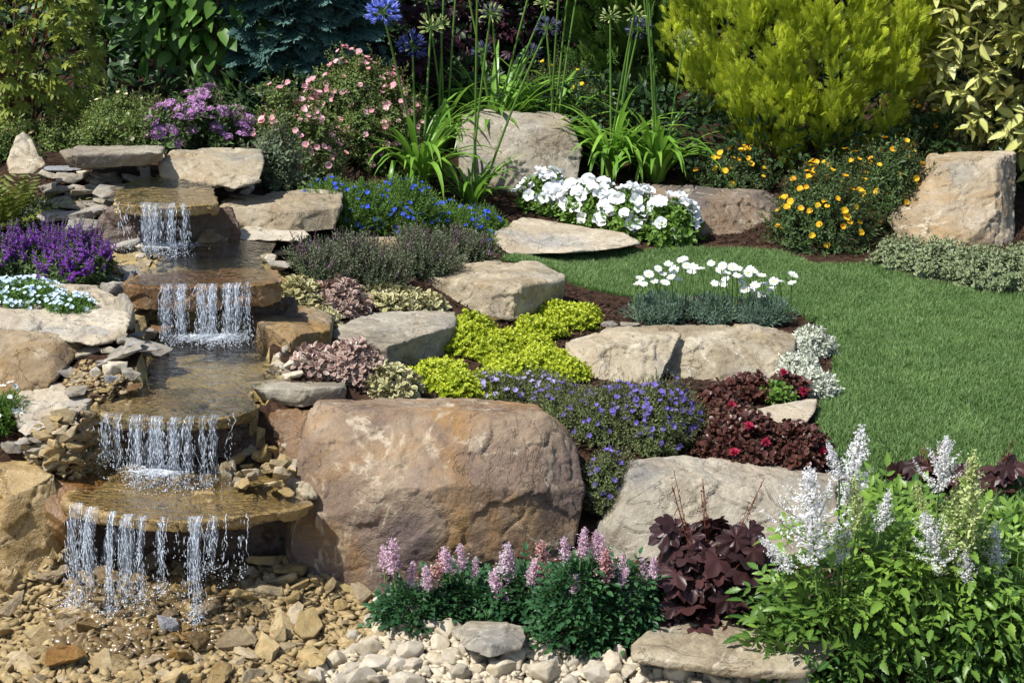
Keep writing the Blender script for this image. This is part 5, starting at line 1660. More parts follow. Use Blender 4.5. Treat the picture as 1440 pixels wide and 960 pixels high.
broad_shrub(150, 7.25, 1.05, 800, 'broad leaved shrub at the back behind the pale flecked bush', .34)
broad_shrub(235, 7.0, 1.0, 760, 'broad leaved shrub with bare pale stems behind the mauve spirea, left of its twin', .30)
broad_shrub(300, 6.95, 1.02, 760, 'broad leaved shrub with bare pale stems beside the blue green cypress', .30)


def spray_tree(name, label, cat, px, Y, a, b, z0, z1, n, temps, mat, L0, L1, mode, trunk_r=.02, seed=1, cone=0.0, group=None, clumps=0):
    c = wpt(px, Y); r = root(name, label, cat, tuple(map(float, c)), group)
    t = T()
    v = nrm(RNG.normal(size=(n * 3, 3)))
    v = v[(v[:, 1] < .45)][:n]
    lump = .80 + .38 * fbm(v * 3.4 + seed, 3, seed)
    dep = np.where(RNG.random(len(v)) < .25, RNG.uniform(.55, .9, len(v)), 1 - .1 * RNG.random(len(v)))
    zc, hz = (z0 + z1) / 2, (z1 - z0) / 2
    q = v * (lump * dep)[:, None]
    tap = 1 - cone * (q[:, 2] * .5 + .5)
    p = np.stack([c[0] + q[:, 0] * a * tap, c[1] + q[:, 1] * b * tap, zc + q[:, 2] * hz], -1)
    out = np.stack([v[:, 0], v[:, 1], 0 * v[:, 2]], -1)
    hi = np.zeros(len(p))
    if clumps:
        cc = p[:clumps] + RNG.normal(0, .02, (clumps, 3)) + out[:clumps] * .03
        k = RNG.integers(0, clumps, len(p)); o = RNG.normal(0, 1, p.shape) * np.array([.025, .025, .042])
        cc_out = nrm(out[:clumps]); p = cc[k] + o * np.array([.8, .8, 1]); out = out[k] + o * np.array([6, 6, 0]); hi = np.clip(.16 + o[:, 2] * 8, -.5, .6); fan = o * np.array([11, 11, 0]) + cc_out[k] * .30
    if mode == 'up':       # upright fans, edge on to the trunk
        d = (fan if clumps else nrm(out) * .6) + np.array([0, 0, 1.0]) + RNG.normal(size=p.shape) * .25
        hint = np.array([-.6, -.55, .3]) + RNG.normal(size=p.shape) * .6
    else:                   # drooping flat sprays
        d = nrm(out) * 1.0 + np.array([0, 0, -.25]) + RNG.normal(size=p.shape) * .35
        hint = np.array([0, -.35, 1.0]) + RNG.normal(size=p.shape) * .35
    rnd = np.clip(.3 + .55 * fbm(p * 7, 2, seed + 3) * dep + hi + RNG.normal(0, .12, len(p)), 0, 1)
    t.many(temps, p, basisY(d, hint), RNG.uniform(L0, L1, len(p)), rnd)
    part('crown', t, mat, r)
    st = T(); tube([c + (0, 0, -.03), c + (0, 0, .3), (c[0], c[1], z1 * .9)], trunk_r, trunk_r * .3, 7, 0, t=st)
    for k in RNG.choice(len(p), 40, False):
        zz = max(c[2] + .1, p[k, 2] - .2); tube([(c[0], c[1], zz), (c[0] + (p[k, 0] - c[0]) * .5, c[1] + (p[k, 1] - c[1]) * .5, (zz + p[k, 2]) / 2 - .01), p[k]], .006, .002, 4, 0, t=st)
    part('trunk', st, B_WOOD, r, True)
    return r


SPR = [spray(1, 8, .05, 36) for _ in range(4)]; SPRG = [spray(1, 9, .03, 34, False) for _ in range(6)]; SPRB = [spray(1, 8, .05, 46) for _ in range(3)]
spray_tree('golden_conifer', 'large bright golden yellow conifer with upright fan sprays', 'conifer', 1138, 7.1, .50, .42, .37, 1.42, 13500, SPRG, L_GOLD, .034, .070, 'up', .03, 3, clumps=240)
spray_tree('green_conifer', 'dark green columnar conifer left of the golden one', 'conifer', 890, 7.75, .30, .26, .36, 2.0, 1500, SPR, L_THUJA, .07, .13, 'up', .025, 5)
spray_tree('blue_conifer', 'blue green cypress with drooping flat sprays above the pink bush', 'conifer', 425, 7.05, .26, .24, .50, 1.7, 1150, SPRB, L_BLUE, .10, .19, 'droop', .025, 7, .25)


def leafy_shrub(name, label, px, Y, a, b, z0, z1, n, temps, mat, sz, droop=0.0, stem_mat=None, nst=30, group=None, facing=.35, seed=2, cat='shrub'):
    c = wpt(px, Y); r = root(name, label, cat, tuple(map(float, c)), group)
    v = nrm(RNG.normal(size=(n * 2, 3))); v = v[v[:, 1] < .5][:n]
    lump = .7 + .55 * fbm(v * 3.0 + seed, 3, seed); dep = np.where(RNG.random(len(v)) < .4, RNG.uniform(.4, .9, len(v)), 1)
    q = v * (lump * dep)[:, None]
    p = np.stack([c[0] + q[:, 0] * a, c[1] + q[:, 1] * b, (z0 + z1) / 2 + q[:, 2] * (z1 - z0) / 2], -1)
    p[:, 2] = np.maximum(p[:, 2], ground(p[:, 0], p[:, 1]) + .01)
    t = T()
    d = v + np.array([0, -.2, facing - droop]) + RNG.normal(size=p.shape) * .5
    hint = np.array([0, -.5, .9]) + RNG.normal(size=p.shape) * .35
    t.many(temps, p, basisY(d, hint), RNG.uniform(sz * .75, sz * 1.25, len(p)))
    part('foliage', t, mat, r)
    st = T(); twigs(st, c, p, nst, .005); part('stems', st, stem_mat or B_WOOD, r)
    return r


MP = [maple() for _ in range(4)]
leafy_shrub('japanese_maple', 'yellow green finely lobed maple at the left edge', 45, 5.95, .27, .25, .62, 1.35, 900, MP, L_MAPLE, .040, .5, B_RED)
leafy_shrub('purple_maple', 'dark purple leaved maple between the cypress and the lily stems', 548, 7.25, .26, .22, .45, 1.15, 520, MP, L_PURPLE, .05, .4, B_DARKW)
leafy_shrub('purple_maple', 'smaller dark purple leaved shrub hanging behind the lily stems', 730, 7.9, .30, .22, .55, 1.25, 420, MP, L_PURPLE, .05, .4, B_DARKW)
EL = []
for _k in range(4):
    _t = T()
    for _i in range(6): put(_t, leaf_t(1, .46, .12, .2, 'ovate', wav=RNG.choice([-.05, 0, .05])), (0, .12 * _i, 0), nrm(np.array([math.cos(_i * 2.4) * .9, .6, math.sin(_i * 2.4) * .9])), .62 * RNG.uniform(.8, 1.15), RNG.random())
    tube([(0, 0, 0), (0, .8, 0)], .012, .008, 3, 1, t=_t)
    EL.append(_t)
leafy_shrub('variegated_evergreen', 'large cream and green variegated evergreen shrub in the right corner', 1428, 7.0, .40, .36, .40, 1.55, 640, EL, [L_ELAE, B_WOOD], .115, .1)
BR = [leaf_t(1, .4, .12, .25, 'ovate', wav=w) for w in (0, .06)]
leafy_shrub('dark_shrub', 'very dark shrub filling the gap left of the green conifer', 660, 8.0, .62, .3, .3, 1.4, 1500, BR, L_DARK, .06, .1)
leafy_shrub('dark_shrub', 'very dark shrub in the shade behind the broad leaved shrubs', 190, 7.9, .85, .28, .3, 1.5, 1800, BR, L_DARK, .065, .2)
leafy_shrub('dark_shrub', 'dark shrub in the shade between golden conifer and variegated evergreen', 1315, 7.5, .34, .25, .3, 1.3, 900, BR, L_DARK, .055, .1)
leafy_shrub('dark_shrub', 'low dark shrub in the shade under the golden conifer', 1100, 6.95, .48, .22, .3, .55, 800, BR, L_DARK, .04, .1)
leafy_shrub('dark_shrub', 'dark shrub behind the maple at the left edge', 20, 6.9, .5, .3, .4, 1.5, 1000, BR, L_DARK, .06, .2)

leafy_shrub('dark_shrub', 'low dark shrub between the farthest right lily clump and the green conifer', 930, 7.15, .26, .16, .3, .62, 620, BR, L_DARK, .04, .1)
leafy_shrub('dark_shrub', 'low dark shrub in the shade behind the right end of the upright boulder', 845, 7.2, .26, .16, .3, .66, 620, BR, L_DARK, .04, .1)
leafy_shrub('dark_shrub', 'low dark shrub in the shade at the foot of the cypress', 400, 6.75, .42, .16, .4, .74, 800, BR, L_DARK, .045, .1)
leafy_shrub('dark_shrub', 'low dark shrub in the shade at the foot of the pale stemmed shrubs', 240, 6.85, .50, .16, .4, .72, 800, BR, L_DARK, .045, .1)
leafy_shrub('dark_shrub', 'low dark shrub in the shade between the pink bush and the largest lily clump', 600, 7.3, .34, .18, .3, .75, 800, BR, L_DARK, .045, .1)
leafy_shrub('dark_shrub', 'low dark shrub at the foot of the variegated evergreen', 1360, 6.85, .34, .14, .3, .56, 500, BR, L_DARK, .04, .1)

# --- shrubs at the back of the beds
SH_P = [shoot(9, .045, .017, .007, 5, 65, 'diamond', .0009) for _ in range(5)]
PET5 = [petals(5, .0125, .0135, .3) for _ in range(3)]
PET5B = [petals(5, .0125, .0135, .35) for _ in range(3)]
mound('cinquefoil_bush', 'green bush flecked with pale blooms left of the mauve spirea', 'shrub', [(160, 210, 120, 86), (195, 214, 60, 60)], SH_P, [L_POT, B_WOOD], 75, None, fl=('flower', [petals(5, .009, .009, .4)], [petalmat('cream_petal', (.7, .62, .35), (.75, .7, .5)), F_CEN], 26, .006, .4, .8, 1.2), stems=14)
mound('cinquefoil_bush', 'low green bush behind the pointed tan rock', 'shrub', [(60, 212, 120, 52), (5, 225, 80, 50)], SH_P, [L_POT, B_WOOD], 75, None, fl=('flower', [petals(5, .010, .010, .4)], [petalmat('apricot_petal', (.7, .42, .2), (.75, .6, .4)), F_CEN], 10, .006, .4, .8, 1.2), stems=10)
mound('spirea', 'rounded bush covered in flat mauve flower heads', 'shrub', [(285, 214, 130, 92), (232, 214, 60, 62), (332, 210, 50, 60)], [shoot(8, .05, .022, .008, 5, 60, 'diamond', .001) for _ in range(4)], [L_POTD, B_WOOD], 60, None, fl=('flower_head', [umbel(.019) for _ in range(3)], [F_MAUVE, F_MAUVE], 96, .012, .6, .75, 1.25), stems=16)
mound('pink_cinquefoil', 'big bush covered in small pink flowers above the blue creeping flowers', 'shrub', [(510, 235, 170, 160), (415, 262, 130, 135), (560, 250, 80, 120)], SH_P, [L_POT, B_WOOD], 62, None, fl=('flower', PET5, [F_PINK, F_CEN], 400, .016, .35, .75, 1.2), stems=26)
mound('grey_shrub', 'small grey green shrub at the right end of the white stones', 'shrub', [(392, 275, 70, 90), (350, 258, 50, 40)], SH_P, [L_GREY, B_WOOD], 70, None, stems=10)
mound('cinquefoil_bush', 'dark green bush with scattered yellow flowers behind the upright boulder', 'shrub', [(800, 190, 150, 105), (770, 190, 80, 90)], SH_P, [L_POTD, B_WOOD], 60, None, fl=('flower', PET5B, [F_YEL, F_CEN], 26, .018, .3, .8, 1.2), stems=14)
mound('golden_cinquefoil', 'bush with golden flowers hanging over the lawn edge', 'shrub', [(1160, 352, 150, 115), (1190, 300, 120, 75)], SH_P, [L_POTD, B_WOOD], 66, 'golden cinquefoil bushes', fl=('flower', PET5, [F_ORA, F_CEN], 84, .018, .35, .8, 1.25), stems=16)
mound('golden_cinquefoil', 'bush with golden flowers leaning on the tall orange tan boulder', 'shrub', [(1255, 325, 110, 120), (1300, 264, 95, 112)], SH_P, [L_POTD, B_WOOD], 66, 'golden cinquefoil bushes', fl=('flower', PET5, [F_ORA, F_CEN], 72, .018, .35, .8, 1.2), stems=14)
mound('golden_cinquefoil', 'small sparse bush with few golden flowers above the dark mottled boulder', 'shrub', [(1035, 272, 120, 62)], SH_P, [L_POTD, B_WOOD], 66, 'golden cinquefoil bushes', fl=('flower', PET5, [F_ORA, F_CEN], 28, .018, .35, .8, 1.2), stems=8)
SH_L = [shoot(12, .055, .017, .0045, 20, 75, 'diamond', .0008) for _ in range(5)]
STAR = [petals(5, .0072, .0062, .3) for _ in range(3)]
for _d, _l in (([(470, 325, 110, 70), (520, 330, 80, 70)], 'mat of bright green creeping foliage with vivid blue flowers, beside the broad tan block'),
               ([(570, 325, 110, 75), (545, 335, 90, 55)], 'mat of bright green creeping foliage with vivid blue flowers, below the lily clumps'),
               ([(640, 335, 110, 58), (680, 330, 60, 40)], 'mat of creeping foliage with vivid blue flowers, nearest the flat pale slab')):
    mound('blue_creeper', _l, 'plant', _d, SH_L, [L_LITH, B_GREEN], 105, 'blue flowered creeping mats', fl=('flower', STAR, [F_BLUE, F_BLUE], 85, .004, .4, .8, 1.35), low=.0)

# --- blue lilies
def lily(px, py, nl, L, stems, label, heads=True, Y=None, lean=0.0):
    nl = int(nl * 2.1); L = L * 1.14
    g = spot(px, py) if Y is None else wpt(px, Y)
    r = root('blue_lily', label, 'lily', tuple(map(float, g)), 'blue lily clumps')
    t = T()
    for k in range(nl):
        az = RNG.uniform(0, 6.28); e0 = R(RNG.uniform(62, 89)); l = L * RNG.uniform(.6, 1.1) * (.62 if Y is not None and math.sin(az) < -.2 else 1); n = 9
        p = np.array(g) + np.array([math.cos(az), math.sin(az), 0]) * .03 * RNG.random() + np.array([0, 0, -.005])
        pts = [p]; el = e0; bend = R(RNG.uniform(7, 21)); kink = RNG.random() < .12
        for i in range(n - 1):
            el -= bend * (.4 + 1.1 * i / n) + (R(55) if kink and i == 4 else 0)
            pts.append(pts[-1] + azel(az + .1 * math.sin(k), max(el, R(-75))) * l / (n - 1))
        w = L * .027 * np.array([.7, .95, 1, 1, .95, .85, .66, .4, .05]) * RNG.uniform(.8, 1.15)
        ribbon(pts, w, t, .3, 0, RNG.random())
    part('strap_leaves', t, L_STRAP, r, True)
    for k, (qx, qy, kind) in enumerate(stems):
        top = np.array(P(qx, qy, g[1] + RNG.uniform(-.12, .12)))
        b = np.array(g) + RNG.normal(0, .015, 3) * np.array([1, 1, 0])
        mid = (b + top) / 2 + np.array([(b[0] - top[0]) * .08, 0, .02])
        u = np.linspace(0, 1, 8)[:, None]
        pts = b * (1 - u) ** 2 + mid * 2 * u * (1 - u) + top * u * u
        s = T(); tube(pts, .0052, .0040, 6, 0, t=s)
        so = part('flower_stem', s, B_STALK, r, True)
        if kind:
            h = HEADS[kind]
            o = link('flower_head', h[0][k % len(h[0])], so, tuple(map(float, top - g)), None, RNG.uniform(.9, 1.1) * h[1])
            o.rotation_euler = (RNG.normal(0, .15), RNG.normal(0, .15), RNG.uniform(0, 6.28))
    return r


B_STALK = leafmat('lily_stalk', (0.08, 0.17, 0.03), (0.16, 0.27, 0.05), rough=.4, transl=0.05)
HEADS = {'b': ([lily_head(.062, 30, .1).mesh('flower_head', [F_LILY, B_STALK]) for _ in range(2)], 1.0),
         'd': ([lily_head(.055, 26, .45).mesh('flower_head', [F_LILYD, B_STALK]) for _ in range(2)], .75),
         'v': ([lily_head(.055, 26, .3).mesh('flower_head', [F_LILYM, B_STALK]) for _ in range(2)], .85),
         'g': ([lily_head(.05, 24, .95).mesh('flower_head', [F_ASTG, B_STALK]) for _ in range(2)], .8)}
lily(664, 289, 22, .24, [(770, 40, 'd'), (672, -60, 'b'), (690, 20, 'g')], 'blue lily clump with arching straps in front of the left end of the upright boulder')
lily(588, 262, 34, .37, [(538, 18, 'b'), (580, 66, 'v'), (606, 40, 'g')], 'blue lily clump left of the upright boulder, with the one fully open blue head')
lily(622, 205, 26, .34, [(600, 0, 'g'), (628, -90, 'b'), (620, 35, 'g'), (645, -60, 'g')], 'blue lily clump squeezed between the pink bush and the upright boulder')
lily(694, 165, 62, .50, [(676, 72, 'd'), (692, 20, 'd'), (745, 78, 'd'), (800, -60, 'b'), (640, -90, 'd'), (765, -80, 'g')], 'largest blue lily clump, fanning out behind the upright boulder', Y=7.12)
lily(775, 175, 26, .42, [(788, -40, 'g'), (806, -70, 'b'), (815, -30, 'g'), (765, 5, 'g')], 'blue lily clump with few straps behind the right half of the upright boulder', Y=7.1)
lily(860, 246, 28, .37, [(858, 25, 'g'), (892, 20, 'g'), (898, 42, 'd'), (905, -60, 'd')], 'blue lily clump hugging the right end of the upright boulder')
lily(922, 255, 30, .35, [(900, -50, 'd'), (908, -30, 'd'), (962, 60, 'g'), (905, -90, 'b')], 'blue lily clump above the dark mottled boulder, farthest right of all')

# --- petunias
PETN = [petunia(.0245) for _ in range(4)]
SH_F = [shoot(8, .05, .032, .018, 0, 60, 'ovate', .0012) for _ in range(4)]
for _d, _n, _l in (((772, 300, 90, 50), 36, 'white petunia plant beside the foot of the upright boulder'), ((832, 322, 95, 58), 42, 'white petunia plant second from the upright boulder'),
                   ((888, 335, 95, 66), 56, 'white petunia plant with the tallest cluster of blooms above the flat pale slab'), ((945, 345, 80, 62), 36, 'white petunia plant tumbling down beside the dark mottled boulder')):
    mound('white_petunia', _l, 'plant', [_d], SH_F, [L_PET, B_GREEN], 46, 'white petunias', fl=('flower', PETN, [F_WHITE, F_CENG], _n, .022, .35, .8, 1.15), low=.0)
SH_E = [shoot(9, .055, .022, .012, 0, 60, 'ovate', .001) for _ in range(4)]
for _d, _l in (((1275, 380, 90, 48), 'cream edged creeping evergreen at the foot of the tall orange tan boulder, its left end'), ((1335, 392, 110, 58), 'cream edged creeping evergreen in front of the middle of the tall orange tan boulder'), ((1400, 408, 110, 62), 'cream edged creeping evergreen right of the tall orange tan boulder'), ((1452, 412, 110, 72), 'cream edged creeping evergreen running off the right edge')):
    mound('variegated_groundcover', _l, 'plant', [_d], SH_E, [L_EUON, B_WOOD], 60, 'cream edged creeping evergreens', low=.0)

# --- left bank
def fern(px, py, L, n, label):
    g = spot(px, py); r = root('fern', label, 'fern', tuple(map(float, g)))
    t = T(); fr = [frond() for _ in range(4)]
    az = RNG.uniform(0, 6.28, n); el = R(1) * RNG.uniform(25, 75, n)
    d = np.stack([np.cos(az) * np.cos(el), np.sin(az) * np.cos(el), np.sin(el)], -1)
    t.many(fr, np.tile(g, (n, 1)) + RNG.normal(0, .012, (n, 3)) * (1, 1, 0), basisY(d, np.tile([0, 0, 1.], (n, 1)) + RNG.normal(size=(n, 3)) * .1), L * RNG.uniform(.7, 1.1, n))
    part('fronds', t, L_FERN, r)
fern(8, 322, .24, 26, 'bronze tipped fern at the left edge under the maple')
fern(50, 298, .09, 14, 'small fresh green fern beside the square grey bank stone')
mound('silver_herb', 'grey green mat behind the purple sage', 'plant', [(45, 332, 80, 34)], [shoot(9, .04, .018, .009, 0, 60, 'diamond', .001) for _ in range(3)], [L_GREY, B_WOOD], 90)
SPK = [spike(.055, .01, 30, .011, .03) for _ in range(3)]
SH_S = [shoot(10, .05, .024, .010, 5, 60, 'diamond', .001) for _ in range(4)]
mound('purple_sage', 'bush of dense deep purple flower spikes on the left bank', 'plant', [(100, 408, 100, 62), (50, 390, 90, 48), (135, 398, 40, 48)], SH_S, [L_SAGE, B_GREEN], 55, fl=('flower_spike', SPK, [F_PURP, B_GREEN], 170, .0, .75, .75, 1.25), low=.0)
mound('purple_sage', 'darker purple sage at the very left edge', 'plant', [(0, 392, 80, 52)], SH_S, [L_SAGE, B_GREEN], 55, fl=('flower_spike', SPK, [F_PURP, B_GREEN], 40, .0, .75, .75, 1.2), low=.0)
TINY = [petals(5, .0062, .0055, .25, centre=.25) for _ in range(3)]
_r = mound('pale_blue_creeper', 'cushion of pale blue flowers spilling over the broad sloping boulder', 'plant', [(22, 452, 130, 50), (95, 462, 80, 28)], [shoot(8, .025, .012, .005, 10, 60, 'diamond') for _ in range(3)], [L_LITH, B_GREEN], 120, fl=('flower', TINY, [F_PALEB, F_CENG], 230, .006, .5, .8, 1.25), low=.0)
_r.location.z += .030
mound('white_daisy_tuft', 'tuft of feathery green foliage with a few white flowers at the left edge', 'plant', [(4, 606, 50, 50)], SH_L, [L_LITH, B_GREEN], 100, fl=('flower', [petals(8, .009, .005, .15, 'lance', .3) for _ in range(2)], [F_WHITE, F_CENG], 16, .02, .5, .8, 1.2), low=.0)

# --- centre beds
SH_T = [shoot(16, .07, .010, .004, 15, 70, 'diamond', .0008, .3) for _ in range(5)]
SPT = [spike(.045, .005, 20, .006, .02) for _ in range(3)]
for _d, _n, _l in (([(450, 405, 90, 58)], 36, 'grey thyme with dusky purple spikes beside the square shouldered brown block'), ([(520, 408, 110, 70), (490, 395, 80, 60)], 52, 'largest grey thyme bush with dusky purple spikes'),
                   ([(595, 392, 110, 62)], 42, 'grey thyme with dusky purple spikes behind the angular pale block'), ([(660, 368, 90, 42)], 26, 'low grey thyme with dusky purple spikes at the lawn corner')):
    mound('thyme', _l, 'plant', _d, SH_T, [L_THYME, B_WOOD], 72, 'grey thyme bushes', up=.9, rand=.25, fl=('flower_spike', SPT, [F_THY, B_WOOD], int(_n * .7), .0, .85, .8, 1.3), low=.0)
SH_A = [shoot(8, .022, .036, .019, 5, 55, 'spoon', .0, .45, .18, .2, wav=.04) for _ in range(5)]
for _d, _m, _l in (([(428, 428, 64, 28)], L_AJC, 'cream variegated bugle beside the second waterfall'), ([(482, 442, 76, 46)], L_AJP, 'pink flushed bugle between two cream patches'), ([(455, 460, 50, 20)], L_AJC, 'sliver of cream bugle along the jutting tan block'),
                   ([(560, 440, 100, 28)], L_AJC, 'cream variegated bugle along the back of the blocky grey rock'), ([(602, 442, 56, 26)], L_AJC, 'cream variegated bugle touching the angular pale block'),
                   ([(500, 540, 90, 62)], L_AJP, 'pink flushed bugle in front of the blocky grey rock'), ([(552, 560, 70, 46)], L_AJC, 'cream and pink bugle behind the huge boulder'), ([(450, 525, 74, 36)], L_AJP, 'dull pink bugle spilling onto the thin layered slab')):
    mound('bugle', _l, 'plant', _d, SH_A, [_m], 44, 'variegated bugle patches', up=.8, low=.0, rough=.25, dep=.8)
SH_G = [shoot(11, .026, .011, .010, 0, 55, 'diamond', .0, .3) for _ in range(5)]
for _d, _l in (([(600, 548, 70, 34), (650, 562, 90, 44), (622, 530, 70, 28)], 'brightest yellow green cushion in front, behind the huge boulder'), ([(655, 500, 90, 44), (690, 510, 70, 36), (665, 470, 60, 30)], 'yellow green cushion right of the blocky grey rock'), ([(720, 528, 80, 34), (700, 540, 60, 26)], 'yellow green cushion in the middle of the bed'),
               ([(800, 462, 90, 38), (760, 476, 70, 30), (825, 452, 40, 26)], 'yellow green cushion farthest back beside the lawn bed'), ([(765, 520, 80, 36), (800, 536, 60, 34), (752, 500, 60, 28)], 'yellow green cushion against the left end of the long split boulder'), ([(715, 488, 56, 26)], 'small yellow green cushion at the centre of the group')):
    mound('lime_cushion', _l, 'plant', _d, SH_G, [L_LIME], 150, 'yellow green cushions', low=.0, rough=.8, dep=.85, rand=.5)
SH_M = [shoot(12, .055, .012, .0045, 15, 65, 'diamond', .0007) for _ in range(5)]
for _d, _f, _n, _l in (([(700, 568, 90, 40), (760, 565, 80, 36)], F_LILAC, 46, 'sparse lilac mat above the huge boulder'), ([(800, 600, 110, 55), (850, 625, 110, 70)], F_VIO, 60, 'grey green mat with scattered violet flowers behind the huge boulder'),
                       ([(930, 640, 120, 100), (880, 600, 90, 60)], F_VIO, 150, 'mat thick with violet blue flowers under the long split boulder'), ([(855, 725, 74, 88)], F_VIO, 24, 'green trailing mat hanging in the gap between the two front boulders')):
    mound('violet_mat', _l, 'plant', _d, SH_M, [L_MAT, B_WOOD], 80, 'violet flowered mats', fl=('flower', STAR, [_f, _f], int(_n * 1.3), .002, .45, .85, 1.35), low=.0, rough=.45)
SH_R = [shoot(10, .035, .022, .016, 0, 55, 'spoon', .001, .35, .2, .15) for _ in range(5)]
BER = [berry(7, .014) for _ in range(2)]
for _d, _n, _l in (([(1010, 612, 80, 62)], 2, 'dark red stonecrop beside the violet blue flowers'), ([(1045, 655, 130, 66)], 3, 'largest dark red stonecrop in front of the small cream slab'), ([(1125, 660, 80, 58)], 1, 'dark red stonecrop at the lawn edge'), ([(1055, 566, 70, 40), (1108, 563, 60, 34)], 4, 'dark red stonecrop with crimson heads behind the small cream slab')):
    mound('red_stonecrop', _l, 'plant', _d, SH_R, [L_RED, B_RED], 62, 'dark red stonecrops', low=.0, rough=.4, fl=('flower_head', BER, [F_RED], _n, .012, .6, .9, 1.2))
mound('green_stonecrop', 'green stonecrop rosette among the dark red ones', 'plant', [(1090, 568, 44, 26)], SH_R, [L_PET, B_RED], 62, low=.0)
SH_W = [shoot(10, .03, .017, .007, 5, 60, 'diamond', .0, .3) for _ in range(4)]
for _d, _l in (((1142, 502, 66, 44), 'white edged cushion plant at the back of its row beside the lawn'), ((1122, 535, 60, 40), 'white edged cushion plant in the middle of its row beside the lawn'), ((1145, 558, 66, 40), 'white edged cushion plant at the front of its row beside the lawn')):
    mound('white_cushion', _l, 'plant', [_d], SH_W, [L_WHITE], 120, 'white edged cushion plants', low=.0, rough=.4)

# --- white daisies on blue grey foliage
SH_D = [shoot(14, .06, .018, .003, 25, 75, 'diamond', .0008, .3) for _ in range(4)]
DAISY = [petals(13, .0165, .0075, .12, 'lance', .34, ch=.12) for _ in range(3)]
HEADS_PX = [(900, 392), (905, 400), (912, 386), (925, 378), (920, 396), (932, 386), (940, 372), (948, 380), (958, 366), (965, 374), (972, 383), (985, 378), (935, 398), (955, 394), (962, 364), (1000, 371), (1013, 380), (1016, 374), (1022, 385),
            (1005, 399), (1016, 400), (1030, 376), (1037, 379), (1040, 390), (1043, 398), (1047, 408), (1055, 378), (1060, 382), (1070, 388), (1052, 384), (1074, 400), (1085, 407), (1088, 396), (1096, 396), (1070, 416), (1115, 387), (1114, 398), (1036, 388), (1056, 408), (1020, 394), (898, 399), (975, 376), (944, 390), (1062, 402)]
for _i, (_d, _lo, _hi, _l) in enumerate((((930, 458, 100, 42), 0, 958, 'white daisies on blue grey feathery foliage, left plant of the row'), ((1003, 456, 80, 36), 958, 1034, 'white daisies on green grey feathery foliage, middle plant of the row'), ((1075, 460, 90, 42), 1034, 2000, 'white daisies on blue grey feathery foliage, right plant of the row'))):
    _r = mound('white_daisies', _l, 'plant', [_d], SH_D, [L_SILVER, B_GREEN], 95, 'white daisies at the lawn edge', up=.9, low=.0)
    _c = np.array(_r.location)
    _stm = T(); _P = []
    for (qx, qy) in HEADS_PX:
        if _lo <= qx < _hi:
            top = np.array(P(qx, qy, _c[1] + RNG.uniform(-.06, .06)))
            b = np.array([top[0] + RNG.normal(0, .012), _c[1] + RNG.normal(0, .03), _c[2] + .02])
            tube([b, (b + top) / 2 + RNG.normal(0, .004, 3), top], .0019, .0015, 3, 0, t=_stm); _P.append(top)
    part('flower_stems', _stm, B_GREEN, _r)
    bloom(_r, 'flower', DAISY, [F_WHITE, F_CENG], _P, np.array([0, -.35, 1.0]) + RNG.normal(0, .25, (len(_P), 3)), .85, 1.15)

# --- pink astilbes along the front
CMPD = [compound(1, 3, .34, .2, 'tooth', droop=.25) for _ in range(4)]
PLP = [plume(.075, .023, 22, 28, .0072, .03, 34, .4, True) for _ in range(3)]
PLANTS = [((577, 885, 85, 75), [(556, 766, 806, 0), (578, 796, 826, 0), (594, 782, 826, 1), (541, 774, 802, 0), (604, 796, 826, 0)], 'pink astilbe at the left end of the front row'),
          ((650, 876, 130, 78), [(634, 768, 802, 0), (652, 770, 800, 0), (668, 786, 812, 0), (624, 776, 802, 0), (690, 798, 822, 2)], 'pink astilbe left of centre in the front row, above the flat grey stepping stone'),
          ((735, 872, 110, 78), [(704, 770, 806, 2), (722, 800, 842, 0), (759, 796, 840, 0), (765, 766, 812, 1), (743, 788, 818, 0), (712, 780, 815, 0)], 'pink astilbe behind the flat grey stepping stone'),
          ((812, 915, 110, 128), [(815, 750, 784, 0), (832, 752, 782, 0), (808, 808, 832, 0), (838, 810, 862, 2), (798, 758, 786, 0), (846, 760, 790, 0)], 'tallest pink astilbe, rising in the gap between the two front boulders'),
          ((880, 905, 90, 110), [(852, 768, 812, 1), (867, 796, 820, 0), (893, 848, 890, 0), (922, 782, 808, 0), (908, 788, 815, 0), (876, 782, 806, 0)], 'pink astilbe at the right end of the front row beside the purple leaves')]
for _d, _pl, _l in PLANTS:
    _c, _a, _b, _h = px_dome(*_d, dep=.75, reach=.035)
    _r = root('pink_astilbe', _l, 'plant', tuple(map(float, _c)), 'pink astilbes along the front')
    _p, _nn = dome_pts(_c, _a, _b, _h, int(_d[2] * _d[3] / 1000 * 17), low=.0, rough=.4, seed=int(_d[0]))
    _t = T()
    _dd = _nn * np.array([1, 1, .4]) + np.array([0, -.1, .25]) + RNG.normal(0, .35, _p.shape)
    _t.many(CMPD, _p, basisY(_dd, np.array([0, -.3, 1.]) + RNG.normal(0, .3, _p.shape)), RNG.uniform(.035, .058, len(_p)))
    part('foliage', _t, [L_ASTD, B_GREEN], _r)
    for (qx, y0, y1, kd) in _pl:
        Y = _c[1] - _b * RNG.uniform(.35, .9)
        base = np.array(P(qx, y1 + 4, Y)); s = ppm(Y, .1)
        o = link('flower_plume', PINKM[kd][RNG.integers(3)] if 'PINKM' in globals() else None, _r) if 'PINKM' in globals() else None
        if o is None:
            PINKM = [[t.mesh('flower_plume', [m, B_GREEN]) for t in PLP] for m in (F_ASTP, F_ASTR, F_ASTL)]
            o = link('flower_plume', PINKM[kd][0], _r)
        k = (y1 - y0) / s / .075 * 1.05
        o.location = tuple(map(float, base - _c - np.array([0, 0, .03 * k]))); o.scale = (k * 1.3, k * 1.3, k * 1.2)
        o.rotation_euler = (RNG.normal(0, .15), RNG.normal(0, .2), RNG.uniform(0, 6))


